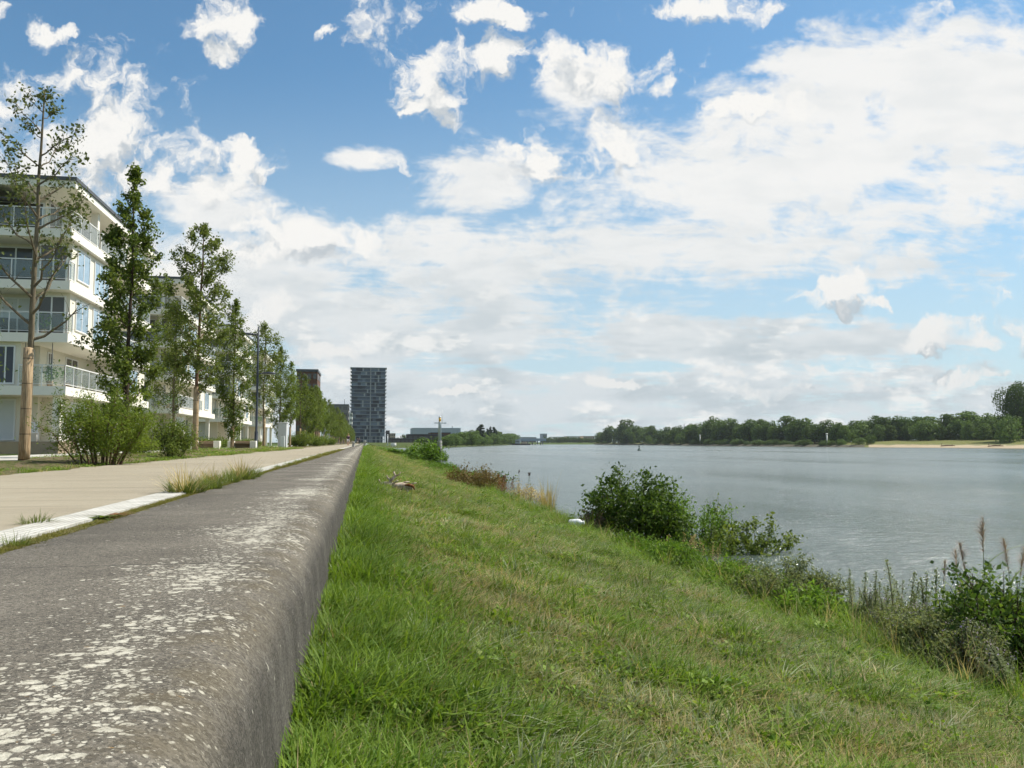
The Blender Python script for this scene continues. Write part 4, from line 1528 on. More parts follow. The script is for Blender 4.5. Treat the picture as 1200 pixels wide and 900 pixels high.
# ------------------------------------------------------------------ people on the promenade
M["skin"] = plain("skin", (.42, .24, .16), .6, var=.05)
M["hair"] = plain("blond_hair", (.34, .22, .09), .8, var=.2)
M["hair_dark"] = plain("dark_hair", (.035, .025, .02), .8, var=.2)
M["top_dark"] = plain("plum_top", (.060, .03, .065), .85, var=.1)
M["shorts"] = plain("pale_shorts", (.66, .60, .58), .85, var=.05)
M["shoes"] = plain("white_shoes", (.68, .68, .66), .6, var=.05)
M["jacket"] = plain("dark_jacket", (.025, .03, .05), .85, var=.1)
M["trousers"] = plain("dark_trousers", (.03, .03, .035), .85, var=.1)
def skin_mesh(name, verts, edges, radii, root_i, mat, parent, sub=2):
    me = bpy.data.meshes.new(name)
    me.from_pydata(verts, edges, [])
    o = link(name, me, mat, parent)
    md = o.modifiers.new("skin", "SKIN")
    for i, r in enumerate(radii):
        sv = me.skin_vertices[0].data[i]
        sv.radius = (r, r) if not isinstance(r, tuple) else r
        sv.use_root = (i == root_i)
    md.use_smooth_shade = True
    s = o.modifiers.new("sub", "SUBSURF")
    s.levels = s.render_levels = sub
    return o
def person(px_, Y, rz, label, top, bottom, hair, stride=.28, arms="jog"):
    p = at_depth(px_, 520, Y)
    root = empty("person", (p.x, Y, 0), rz, label, "person")
    st = stride
    ab = .24 if arms == "jog" else 0.02
    V = [(0, 0, .94), (0, -.01, 1.10), (0, 0, 1.27), (0, 0, 1.42), (0, -.01, 1.52), (0, -.03, 1.60), (0, -.035, 1.70),    # pelvis..head
         (-.10, 0, .90), (-.11, -st * .55, .50), (-.11, -st * .55 + (.02), .10), (-.11, -st * .55 - .12, .03),
         (.10, 0, .90), (.11, st * .35, .50), (.11, st * 1.25, .16), (.11, st * 1.2 - .06, .05),
         (-.18, 0, 1.40), (-.23, .10, 1.14), (-.20, .10 - ab, 1.14 - (.02 if ab > .1 else .24)), (-.19, .10 - ab * 1.3, 1.16 - (.02 if ab > .1 else .33)),
         (.18, 0, 1.40), (.23, -.02, 1.13), (.20, -.02 - ab, 1.12 - (.0 if ab > .1 else .24)), (.19, -.02 - ab * 1.3, 1.15 - (.0 if ab > .1 else .33))]
    E = [(0, 1), (1, 2), (2, 3), (3, 4), (4, 5), (5, 6), (0, 7), (7, 8), (8, 9), (9, 10), (0, 11), (11, 12), (12, 13), (13, 14),
         (3, 15), (15, 16), (16, 17), (17, 18), (3, 19), (19, 20), (20, 21), (21, 22)]
    rad = [.14, .12, .14, .13, .055, .085, .085, .09, .058, .042, .04, .09, .058, .042, .04, .06, .045, .036, .034, .06, .045, .036, .034]
    skin_mesh("body", V, E, rad, 0, M["skin"], root)
    g = 1.14
    skin_mesh("top", [V[0], V[1], V[2], V[3], V[15], V[16], V[19], V[20]], [(0, 1), (1, 2), (2, 3), (3, 4), (4, 5), (3, 6), (6, 7)],
              [.15, .14, .16, .145, .075, .062, .075, .062], 1, M[top], root)
    k = .45 if bottom == "shorts" else 1.0
    a = Vector(V[7]).lerp(Vector(V[8]), .75 if bottom == "shorts" else 1.0)
    b = Vector(V[11]).lerp(Vector(V[12]), .75 if bottom == "shorts" else 1.0)
    vs = [V[0], V[7], tuple(a), V[11], tuple(b)]
    es = [(0, 1), (1, 2), (0, 3), (3, 4)]
    rs = [.155, .108, .085, .108, .085]
    if bottom != "shorts":
        vs += [V[9], V[13]]; es += [(2, 5), (4, 6)]; rs += [.06, .06]
    skin_mesh("shorts" if bottom == "shorts" else "trousers", vs, es, rs, 0, M[bottom], root)
    hb = MB().lathe([(.02, .10), (.075, .085), (.10, .03), (.098, -.03), (.06, -.05)], 14, (0, -.01, 1.70))
    hb.build("hair", M[hair], root)
    for i in (10, 14):
        x, y, z = V[i]
        s = MB()
        s.lathe([(.05, -.02), (.06, .0), (.055, .05), (.03, .08)], 10, (x, y + .03, max(0, z - .02)))
        s.build("shoe", M["shoes"], root)
person(408.0, 118.0, .15, "jogger in a dark top, pale shorts and white shoes on the promenade", "top_dark", "shorts", "hair")
person(419.0, 225.0, 3.0, "walker in light shorts far down the promenade, left one of a pair", "jacket", "shorts", "hair_dark", .18, "walk")
person(421.0, 226.0, 3.1, "walker all in dark clothes far down the promenade, right one of a pair", "jacket", "trousers", "hair_dark", .15, "walk")

# ------------------------------------------------------------------ shrubs in the planting strip
G1 = "shrubs in the planting strip"
big = shrub_meshes(2.2, 1.98, 26, 18000, .075, 31, width=.24, up=.1, spread=.085, base=.4, lo=.42, sub=6, arch=.2, droop=-.2)
p = at_z(120, 544.5, 0.0)
plant_shrub(big, (p.x, p.y, -.02), .3, "big feathery yellow-green bush with bare red stems beside the path", "leaf_willow", "bark_red", G1)
b2 = shrub_meshes(1.25, 1.7, 16, 6500, .085, 32, width=.3, up=.1, spread=.10, lo=.05, sub=6, droop=-.1)
p = at_z(203, 537, 0.0)
plant_shrub(b2, (p.x, p.y, -.02), .0, "compact dark green bush left of the third tree's wrapped trunk", "leaf_mid", "bark_dark", G1)
p = at_depth(-98, 520, 17.0)
plant_shrub(big, (p.x, 17.0, -.02), 2.2, "bush peeping in at the left edge of the picture", "leaf_willow", "bark_red", G1, scale=(1.1, 1.1, 1.75))
p = at_z(160, 534.5, 0.0)
plant_shrub(b2, (p.x, p.y, 0), 1.0, "low leafy bush behind the big feathery bush", "leaf_willow", "bark_dark", G1, scale=(.9, .9, .7))
hb = shrub_meshes(3.4, 2.3, 26, 5200, .15, 33, width=.5, spread=.2, lo=.05, sub=4)
lowlab = [(352, 96, .9, "round green hedge bush right of the utility cabinet"), (367.5, 118, .85, "dark hedge bush beneath the half-bare tree"), (376, 140, .8, "small hedge bush beyond the dark one under the trees"),
          (386, 175, .9, "hedge bush far along the tree row before the brick block")]
for px_, y, s, lab in lowlab:
    p = at_depth(px_, 520, y)
    plant_shrub(hb, (p.x, y, 0), px_, lab, "leaf_mid", "bark_dark", G1, scale=(s, s, s))
# garden hedges before the buildings
hd = shrub_meshes(3.2, 1.1, 24, 3600, .12, 34, width=.6, spread=.16, lo=.0, sub=3, arch=0)
for i, (x, y) in enumerate(((-14.0, 62), (-13.9, 66), (-14.1, 74), (-13.9, 80), (-14.0, 88), (-14.1, 55.5), (-13.9, 98), (-14, 108))):
    plant_shrub(hd, (x, y, -.03), i * 1.3, "low garden hedge bush in front of the white apartment blocks", "leaf_mid", "bark_dark", "garden hedge bushes before the apartment blocks", name="hedge_bush", scale=(1, 1, .75 + .3 * RNG.random()))

# ------------------------------------------------------------------ bushes and weeds along the river edge
def sx(px_a, px_b, d): return abs(px_b - px_a) / 960.0 * d
def basepos(px_, py_):
    p = on_bank(px_, py_)
    p.x -= .15; p.z = float(bank_z(p.x, p.y))
    f = p.x * math.sin(YAW) + p.y * math.cos(YAW)
    return p, f
G2 = "bushes along the river edge"
# main dark bush
p, f = basepos(748, 640)
mbush = shrub_meshes(sx(694, 802, f), sx(548, 640, f), 30, 9500, .135, 41, foot=.5, width=.52, up=.35, spread=.12, base=.5, lo=.12, sub=6, arch=.12)
plant_shrub(mbush, p, .4, "large dark green elder-like bush standing at the water's edge", "leaf_dark", "bark_dark", G2)
p, f = basepos(699, 628)
sb_ = shrub_meshes(sx(680, 716, f), sx(588, 630, f), 14, 900, .06, 42, width=.4, spread=.05, lo=.3, sub=6)
plant_shrub(sb_, p, 1.0, "small twiggy purplish bush beside the white jug", "leaf_purple", "bark_red", G2)
p, f = basepos(806, 655)
s3 = shrub_meshes(sx(756, 862, f), sx(570, 655, f), 30, 7500, .10, 43, foot=.7, width=.45, spread=.12, lo=.05, sub=4, arch=.25)
plant_shrub(s3, p, 2.0, "yellow-green leafy bush right of the large dark bush", "leaf_bright", "bark_dark", G2)
p, f = basepos(884, 678)
s4 = shrub_meshes(sx(826, 948, f), sx(592, 672, f), 20, 3200, .13, 44, foot=.45, width=.55, spread=.09, lo=.25, sub=4, arch=.1)
plant_shrub(s4, p, .9, "open sprawling green bush reaching out over the water", "leaf_mid", "bark_dark", G2)
p, f = basepos(856, 668)
s5 = shrub_meshes(sx(838, 880, f), sx(575, 668, f), 4, 260, .13, 45, width=.5, spread=.06, lo=.45, sub=3, arch=.1)
plant_shrub(s5, p, 2.6, "lone tall sapling with few leaves beside the sprawling bush", "leaf_mid", "bark_dark", G2, name="sapling", cat="sapling")
# weed mound
p, f = basepos(930, 722)
s6 = shrub_meshes(sx(874, 985, f), sx(648, 724, f), 36, 14000, .062, 46, foot=.6, width=.3, spread=.06, lo=.1, sub=5, arch=.1, up=.0, droop=-.4)
plant_shrub(s6, p, 0, "rounded grey-green weed clump between the sprawling bush and the asters", "leaf_grey", "bark_dark", G2, name="weed_clump", cat="weed")
p, f = basepos(918, 718)
plant_shrub(shrub_meshes(sx(895, 945, f), sx(690, 722, f), 18, 900, .05, 47, spread=.05, lo=.1), p, 0, "yellow-green weed patch in front of the grey-green clump", "leaf_bright", "bark_dark", G2, name="weed_clump", cat="weed")
for i, (a, b, wp, hp, lf, lab) in enumerate(((842, 668, 44, 40, "leaf_bright", "yellow-green nettle patch before the sprawling bush"), (872, 688, 46, 38, "leaf_olive", "olive weed patch between the sprawling bush and the grey-green clump"),
                               (822, 660, 40, 42, "leaf_bright", "pale green nettle patch behind the dry stalks"), (900, 702, 40, 36, "leaf_bright", "yellow-green weed patch left of the grey-green clump"), (985, 738, 40, 44, "leaf_bright", "yellow-green weed patch right of the grey-green clump"))):
    p, f = basepos(a, b)
    plant_shrub(shrub_meshes(sx(0, wp, f), sx(0, hp, f), 24, 2800, .07, 150 + i, width=.36, spread=.06, foot=.8, lo=.02, sub=4, arch=.1), p, 0, lab, lf, "bark_dark", G2, name="weed_clump", cat="weed")
ed = [shrub_meshes(1.0, .62, 26, 3400, .075, 160 + i, width=.34, spread=.07, foot=.8, lo=.02, sub=4, arch=.1) for i in range(3)]
for i, yy in enumerate((11.6, 12.6, 13.6, 14.5, 15.5, 16.4, 17.4, 18.4, 19.5)):
    xx = 6.62 + .18 * math.sin(i * 2.1)
    plant_shrub(ed[i % 3], (xx, yy, float(bank_z(xx, yy))), i * 2.2, "low yellow-green herb clump on the bank edge in front of the river bushes", ("leaf_bright", "leaf_olive", "leaf_mid")[i % 3] if i > 90 else "leaf_bright", "bark_dark", "herb clumps on the bank edge", name="weed_clump", scale=(RNG.uniform(.8, 1.15),) * 2 + (RNG.uniform(1.0, 1.4),), cat="weed")
# right edge: dark leafy bush, asters, mugwort spires, reeds
p, f = basepos(1196, 812)
s7 = shrub_meshes(sx(1128, 1275, f), sx(655, 812, f), 34, 6200, .075, 48, foot=.6, width=.6, spread=.07, lo=.05, sub=6, arch=.1)
plant_shrub(s7, p, 0, "dark glossy leafy bush cut off by the right edge", "leaf_dark", "bark_dark", G2)
p, f = basepos(1140, 790)
p.x += .45
s8 = shrub_meshes(sx(1085, 1195, f), sx(675, 790, f), 30, 6000, .065, 49, foot=.7, width=.5, spread=.06, lo=.05, sub=5, arch=.1)
plant_shrub(s8, p, 0, "green bush behind the mauve asters at the right", "leaf_mid", "bark_dark", G2)
ast = [spire_mesh(.62, 60 + i, 260, .085, .14, (26, .13, .018), .70, .30) for i in range(4)]
AST = []
for i in range(110):
    t = RNG.random()
    px_ = 1004 + t * 180
    py_ = 736 + t * 80 + RNG.uniform(-16, 12)
    p = on_bank(px_, py_)
    AST.append((p, RNG.uniform(.75, 1.25)))
for i, (p, s) in enumerate(AST):
    plant_spire(ast[i % 4], p, RNG.uniform(0, 6.28), "mauve-flowered aster in the weed bank at the lower right", "leaf_grey", "mauve", "bark_dark", "aster", "asters along the lower right bank", s,
                (RNG.normal() * .16, RNG.normal() * .16))
mug = [spire_mesh(1.05, 70 + i, 150, .13, .10, (90, .04, .026), .62, .24) for i in range(4)]
msp = [(1008, 735, 676), (1022, 742, 690), (1040, 745, 672), (1052, 748, 678), (1056, 752, 673), (1072, 752, 671), (1064, 748, 690), (1086, 758, 682), (1094, 760, 690), (1110, 765, 690), (960, 722, 664), (972, 725, 668), (948, 722, 660), (995, 735, 705), (1032, 745, 700)]
msp += [(1000 + 7.5 * j + RNG.uniform(-3, 3), 738 + 2.6 * j + RNG.uniform(-3, 3), RNG.uniform(668, 700)) for j in range(18)]
for i, (a, b, t) in enumerate(msp):
    p, f = basepos(a, b)
    h = sx(b, t, f)
    plant_spire(mug[i % 4], p, RNG.uniform(0, 6.28), "tall grey-green mugwort spire against the water", "leaf_grey", "leaf_olive", "bark_red", "mugwort", "mugwort spires along the river edge", h / 1.05 * RNG.uniform(.8, 1.08),
                (RNG.normal() * .11, RNG.normal() * .11))
rd = [reed_meshes(1.5, 80 + i) for i in range(4)]
rsp = [(1104, 770, 668), (1122, 775, 656), (1142, 780, 646), (1163, 790, 622), (1186, 795, 650), (1196, 800, 645), (1150, 785, 690), (1132, 780, 692)]
for i, (a, b, t) in enumerate(rsp):
    p, f = basepos(a, b)
    p = p + Vector((.25, .1, -.08))
    h = sx(b, t, f) + .1
    plant_spire(rd[i % 4], p, RNG.uniform(0, 6.28), "reed with a drooping purplish-brown plume at the right edge of the bank", "leaf_mid", "plume", "leaf_mid", "reed", "reeds at the right edge", h / 1.5,
                (RNG.normal() * .05, RNG.normal() * .05))
wd = [shrub_meshes(1.05, 1.05, 26, 8200, .062, 140 + i, foot=.75, width=.34, spread=.065, lo=.05, sub=4, arch=.1, up=.0, droop=-.3) for i in range(3)]
for i, (a, b, s) in enumerate(((1003, 738, .5), (1024, 748, .62), (1046, 757, .68), (1070, 768, .74), (1096, 780, .8), (1124, 793, .85), (1150, 806, .8), (1018, 742, .55), (1084, 770, .8), (1110, 780, .85))):
    p, f = basepos(a, b)
    plant_shrub(wd[i % 3], p, i * 1.7, "bushy grey-green weed clump at the foot of the mugwort and asters", ("leaf_grey", "leaf_olive", "leaf_grey")[i % 3] if False else "leaf_grey", "bark_red", "weed clumps at the lower right", name="weed_clump", scale=(s, s, s), cat="weed")
# dry stalks between the bushes
dry = [spire_mesh(.8, 90 + i, 26, .10, .08, (40, .03, .035), .5, .2) for i in range(3)]
for i in range(26):
    px_ = RNG.uniform(782, 862); py_ = 660 + (px_ - 782) * .16 + RNG.uniform(-4, 5)
    p, f = basepos(px_, py_)
    plant_spire(dry[i % 3], p, RNG.uniform(0, 6.28), "straw-coloured dry dock stalk in front of the yellow-green bush", "leaf_straw", "leaf_straw", "leaf_straw", "dry_stalk", "dry stalks before the bushes", RNG.uniform(.6, 1.1), (RNG.normal() * .08, RNG.normal() * .08))
# rusty group further off
p, f = basepos(556, 574)
plant_shrub(shrub_meshes(sx(526, 594, f), sx(543, 574, f), 30, 3600, .13, 51, foot=.7, width=.4, spread=.16, lo=.1, sub=4), p, 0, "rust-tinged bush on the bank beyond the driftwood", "leaf_russet", "bark_red", G2)
p, f = basepos(580, 572)
plant_shrub(shrub_meshes(sx(560, 606, f), sx(547, 572, f), 12, 900, .17, 52, width=.5, spread=.13, lo=.25, sub=4), p, 1, "arching dark green bramble on top of the rust-tinged bush", "leaf_dark", "bark_dark", G2, name="bramble", cat="shrub")
dock = [spire_mesh(1.0, 100 + i, 22, .16, .06, (150, .07, .05), .35, .25) for i in range(3)]
for i in range(22):
    px_ = RNG.uniform(566, 606); py_ = 574 + (px_ - 566) * .34 + RNG.uniform(-3, 2)
    p, f = basepos(px_, py_)
    plant_spire(dock[i % 3], p, RNG.uniform(0, 6.28), "red-brown seeding dock beside the rust-tinged bush", "leaf_rust", "leaf_rust", "bark_red", "dock_plant", "seeding docks on the bank", RNG.uniform(.8, 1.25), (RNG.normal() * .06, RNG.normal() * .06))
p, f = basepos(617, 590)
plant_shrub(shrub_meshes(sx(594, 640, f), sx(566, 592, f), 22, 1900, .10, 53, foot=.7, width=.3, spread=.12, lo=.1, sub=4), p, 0, "yellowing weed clump below the thistles", "leaf_straw", "bark_red", G2, name="weed_clump", cat="weed")
th = [spire_mesh(1.45, 110 + i, 30, .16, .1, (26, .035, .075), .93, .3) for i in range(3)]
for i, (a, b, t) in enumerate(((612, 588, 553), (620, 590, 556), (627, 591, 555), (606, 587, 560))):
    p, f = basepos(a, b)
    plant_spire(th[i % 3], p, i, "dark round-headed thistle standing against the water", "leaf_olive", "bark_headm", "bark_dark", "thistle", "thistles on the bank", sx(b, t, f) / 1.45, (RNG.normal() * .08, RNG.normal() * .08)) if False else plant_spire(th[i % 3], p, i, "dark round-headed thistle standing against the water", "leaf_olive", "leaf_purple", "bark_dark", "thistle", "thistles on the bank", sx(b, t, f) / 1.45, (RNG.normal() * .08, RNG.normal() * .08))
p, f = basepos(645, 600)
tm = tuft_mesh("pale_blades", 150, sx(566, 600, f) * .9, .022, .35, 54, .16, .2)
root = empty("dry_grass_clump", p, 0, "pale bleached clump of tall dry grass at the water's edge", "grass clump")
tm.materials.append(M["leaf_straw"]); link("blade_spray", tm, None, root)
# far bushes before the beacon
fb = shrub_meshes(4.0, 3.0, 26, 3800, .26, 55, width=.55, spread=.26, lo=.05, sub=5)
for px_, py_, wpx, hpx, lab, lf in ((500, 546, 48, 32, "broad bright green bush in front of the pale beacon pole", "leaf_bright"), (513, 547, 26, 20, "dark green bush at the foot of the beacon pole", "leaf_mid"), (484, 536, 24, 17, "leafy bush left of the broad bright green bush", "leaf_mid"),
                                    (470, 530, 18, 10, "small olive bush on the crest of the bank", "leaf_olive"), (528, 556, 22, 15, "low yellow-green bush between the beacon bush and the rusty one", "leaf_bright"), (452, 524.5, 30, 7.5, "low bright hedge along the crest below the tower", "leaf_bright"), (541, 561, 20, 12, "olive bush left of the rust-tinged one", "leaf_olive")):
    p, f = basepos(px_, py_)
    if f > 170: f = 170; p = Vector((at_depth(px_, py_, 168).x, 168, float(bank_z(at_depth(px_, py_, 168).x, 168))))
    plant_shrub(fb, p, px_, lab, lf, "bark_dark", G2, scale=(sx(0, wpx, f) / 4, sx(0, wpx, f) / 4, sx(0, hpx, f) / 3))
for i in range(34):
    yy = 60 + 400 * (i / 34) ** 1.5
    xx = 7.4 + RNG.normal() * .5
    plant_shrub(fb, (xx, yy, float(bank_z(xx, yy))), i, "small green bush in the fringe along the far river edge", ("leaf_mid", "leaf_olive", "leaf_bright")[i % 3], "bark_dark", "bushes of the far river-edge fringe", scale=(.55, .55, RNG.uniform(.22, .4)))

# ------------------------------------------------------------------ weeds in the joint along the kerb
G3 = "grass tufts in the kerb joint"
kt = [tuft_mesh("blade_spray", 240, .165, .008, .16, 120, .75, .6), tuft_mesh("blade_spray", 130, .11, .006, .10, 121, .8, .6), tuft_mesh("blade_spray", 90, .26, .007, .12, 122, .5, .4)]
for t in kt[:2]: t.materials.append(M["leaf_olive"])
kt[2].materials.append(M["leaf_straw"])
def ktuft(x, y, which, s, lab, extra=None):
    r = empty("grass_tuft", (x, y, -.004), RNG.uniform(0, 6), lab, "grass tuft", G3)
    r.scale = (s, s, s)
    link("blade_spray", kt[which], None, r)
    if extra is not None:
        link("seed_stalk", kt[extra], None, r)
q = [(8.7, 1.15), (9.4, 1.0), (10.1, .95), (10.9, 1.1), (11.8, 1.2), (12.6, 1.15)]
for i, (yy, s) in enumerate(q):
    ktuft(-1.70 + RNG.normal() * .03, yy, 0, s, ("long grass tuft in the kerb joint, nearest of the big row" if i == 0 else "long grass tuft in the kerb joint, farthest of the big row" if i == 5 else "long green grass tuft in the middle of the row along the kerb"), 2 if i % 2 == 0 else None)
ktuft(-2.0, 5.55, 1, .8, "small reddish-green tuft on the path side of the white kerb")
ktuft(-1.69, 4.45, 1, .6, "small sprouting tuft in the joint at the left edge")
for yy, s in ((17, .8), (19.5, .9), (22, 1.0), (25, .9), (29, 1.1), (34, 1.2), (40, 1.2), (47, 1.3)):
    ktuft(-1.72, yy, 1, s, "small grass tuft in the distant part of the kerb joint")
# broad-leaved plantain in the joint
rr = np.random.default_rng(130)
Q, T = [], []
for k in range(22):
    az = rr.uniform(0, 6.28); d = unit(np.array([math.cos(az), math.sin(az), rr.uniform(.3, 1.2)]))
    b_ = blade((0, 0, 0), d, rr.uniform(.06, .11), .035, .8, 4)
    Q += b_; T += [rr.random()] * len(b_)
r = empty("plantain", (-1.69, 5.85, 0), 0, "broad-leaved plantain rosette growing by the white kerb", "weed")
polys("leaf_rosette", np.array(Q), np.array(T), M["leaf_mid"], r)
Q, T = [], []
for k in range(60):
    az = rr.uniform(0, 6.28); d = unit(np.array([math.cos(az), math.sin(az), rr.uniform(.1, .5)]))
    b_ = blade((0, .16 + rr.normal() * .07, 0), d, rr.uniform(.05, .10), .012, .6, 3)
    Q += b_; T += [rr.random()] * len(b_)
r = empty("withered_weed", (-1.69, 5.95, 0), 0, "withered reddish weed right behind the plantain", "weed")
polys("leaf_rosette", np.array(Q), np.array(T), M["leaf_rust"], r)

# ------------------------------------------------------------------ driftwood and jug
M["drift"] = bark("bleached_wood", (.24, .17, .115), (.56, .48, .38), 14)
M["drift_brown"] = bark("rotten_wood", (.13, .05, .02), (.27, .12, .05), 12)
p, f = basepos(473, 580)
k = sx(0, 1.25, f)                      # metres per picture pixel there
dw = empty("driftwood", p + Vector((0, 0, .13)), -YAW, "bleached broken branch lying on the grass slope like a fallen antler", "driftwood")
U = lambda x, z, y=0: (x * k, y * k, z * k)
m1 = MB()
m1.tube([U(-14, 3), U(-8, 2.2, 1), U(-2, 1), U(4, 1.6, -1), U(9, .5), U(14, 0)], [2.6 * k, 3.6 * k, 3.4 * k, 3.6 * k, 3.2 * k, 2.0 * k], 8)
m1.build("trunk", M["drift"], dw)
for pts, r_ in (([U(-8, 2.2), U(-6, 7, 1), U(-2, 11, 1.5), U(-4, 15, 2)], 1.5), ([U(-12, 3), U(-16, 5, -2), U(-17, 8, -2)], 1.2), ([U(3, 1.6), U(6, 5, 2), U(11, 5.5, 3)], 1.1),
                ([U(8, .5), U(10, -3, -3), U(11, -6, -4)], 1.2), ([U(-5, 6, 1), U(-9, 9, 0), U(-10, 12, 0)], .9), ([U(-3, 10.5, 1.4), U(1, 12, 1.2), U(3, 14.5, 1)], .7), ([U(0, 1.5, 0), U(-3, 5, -2), U(1, 7, -3)], .9), ([U(11, 1, 0), U(14, 4, 0), U(18, 4.6, 0)], .8), ([U(-14, 3, 0), U(-19, 1, -1)], .8)):
    MB().tube(pts, [1.35 * r_ * k * (1 - .6 * i / (len(pts) - 1)) for i in range(len(pts))], 6).build("branch", M["drift"], dw)
MB().tube([U(7, 2.6, -2.8), U(11, 3.0, -2.9), U(15, 1.6, -2.6), U(16.5, -2, -2.6)], [.7 * k, 1.5 * k, 1.3 * k, .5 * k], 6).build("bark_piece", M["drift_brown"], dw)

M["jug"] = plain("white_plastic", (.74, .76, .76), .4, var=.05)
p, f = basepos(682, 624)
k = sx(0, 1, f)
jg = empty("plastic_jug", p + Vector((-.05, 0, 9.5 * k)), 0, "white plastic jug lying in the grass by the purplish bush", "jug")
jg.rotation_euler = (R(8), R(84), R(-18))
jb = MB().lathe([(.5 * k, -8 * k), (4.4 * k, -7.6 * k), (4.9 * k, -6 * k), (4.9 * k, 3 * k), (4.2 * k, 5.5 * k), (2.0 * k, 7.5 * k), (1.8 * k, 8.6 * k)], 20)
jb.build("body", M["jug"], jg)
MB().lathe([(2.1 * k, 8.63 * k), (2.1 * k, 10.2 * k), (1.7 * k, 10.4 * k)], 14).build("cap", M["frame_white"], jg)
MB().tube([(0, 3.6 * k, 5.2 * k), (0, 6.2 * k, 5.0 * k), (0, 6.6 * k, 1.0 * k), (0, 4.8 * k, -.5 * k)], .6 * k, 8).build("handle", M["jug"], jg)

# ------------------------------------------------------------------ beacon pole in the water by the bank
M["galv"] = plain("pale_galvanised", (.58, .60, .60), .45, .2, var=.1, scale=2)
M["pile"] = plain("weathered_pile", (.24, .235, .22), .85, var=.2, scale=3)
M["amber"] = plain("amber_lens", (.75, .42, .06), .3, var=.05)
BY = 118.0
bx = at_depth(515.3, 520, BY).x
zz = lambda py_: at_depth(515, py_, BY).z
bc = empty("beacon_pole", (bx, BY, WATER_Z), 0, "pale navigation pole with amber light and cross arm rising behind the bush", "beacon")
o = -WATER_Z
MB().lathe([(.34, -1.5), (.34, zz(517) + o), (.27, zz(516.5) + o)], 14).build("pile", M["pile"], bc)
MB().lathe([(.25, zz(516.5) + o + .003), (.21, zz(495) + o), (.21, zz(494.2) + o)], 14).build("mast", M["galv"], bc)
MB().box(-.78, .92, -.10, .10, zz(496.3) + o, zz(495.2) + o).build("cross_arm", M["galv"], bc)
MB().lathe([(.17, zz(494.1) + o), (.17, zz(489.5) + o)], 12).build("lantern", M["amber"], bc)
MB().lathe([(.2, zz(489.4) + o), (.2, zz(488.6) + o), (.05, zz(487.4) + o)], 12).build("lantern_cap", M["frame_white"], bc)
MB().tube([(.32, 0, zz(495.1) + o), (.32, 0, zz(480.5) + o)], .03, 6).build("antenna", M["galv"], bc)

# ------------------------------------------------------------------ far bank of the river
def shore_depth(px_):
    return np.interp(px_, [697, 800, 900, 1010, 1200, 1500, 2400], [1450, 980, 760, 600, 470, 390, 330])
def sand_mat():
    m, N, out = newmat("river_sand")
    co = world_co(N)
    a = N.noise(co, .05, 6, .65)
    c = N.mix(N.lin(a, .3, .7), (.30, .235, .15), (.42, .34, .225))
    z = N.sep(co)[2]
    wet = N.smooth(z, -2.3, -2.75)
    c = N.mix(N.math("MULTIPLY", wet, .6), c, (.20, .165, .12))
    g = N.math("ADD", N.lin(z, -2.0, -.5), N.math("MULTIPLY", N.math("SUBTRACT", N.noise(N.vec("MULTIPLY", co, (1, 1, .1)), .11, 7, .7), .5), 2.4))
    c = N.mix(N.smooth(g, .55, .75, 0, .9), c, (.13, .14, .05))
    principled(N, out, c, .95, 0, .15)
    return m
M["sand"] = sand_mat()
M["riprap"] = grass_soil("riprap_stone", (.105, .095, .07), (.055, .055, .03), (.15, .12, .09))
M["meadow"] = grass_soil("far_meadow_grass", (.105, .125, .030), (.20, .17, .07))
def bank_strip(name, pxs, rows, mat):
    """rows: (offset metres inland from the shoreline, z) """
    V, Fc = [], []
    for px_ in pxs:
        d = ray(px_, 519)
        u = Vector((d[0], d[1], 0))
        D = float(shore_depth(px_))
        for off, z in rows:
            o_, z_ = (off(px_), z(px_)) if callable(off) else (off, z(px_) if callable(z) else z)
            V.append((u.x * (D + o_), u.y * (D + o_), z_))
    n = len(rows)
    for i in range(len(pxs) - 1):
        for j in range(n - 1):
            Fc.append((i * n + j, (i + 1) * n + j, (i + 1) * n + j + 1, i * n + j + 1))
    me = bpy.data.meshes.new(name)
    me.from_pydata(V, [], Fc)
    me.polygons.foreach_set("use_smooth", np.ones(len(Fc), bool))
    me.update()
    return tag(link(name, me, mat), kind="structure")
rise = lambda px_: float(np.interp(px_, [697, 1000, 1050, 1200], [.4, 1.0, 2.4, 3.3]))
pall = list(np.linspace(697, 1200, 70)) + list(np.linspace(1220, 2400, 40))
bank_strip("far_bank", pall, [(-12, -3.5), (0, -3.05), (14, -2.35), (45, -.55), (60, lambda p: .25 * rise(p)), (125, rise), (600, lambda p: rise(p) + 1), (6000, lambda p: 3.0)], M["meadow"])
bank_strip("beach", [p for p in pall if p > 1012], [(-10, -3.3), (0, -2.9), (26, -1.35), (44, -.40)], M["sand"])
bank_strip("shore_stones", list(np.linspace(697, 1013, 50)), [(-8, -3.2), (0, -2.7), (9, -1.3), (15, -1.1)], M["riprap"])

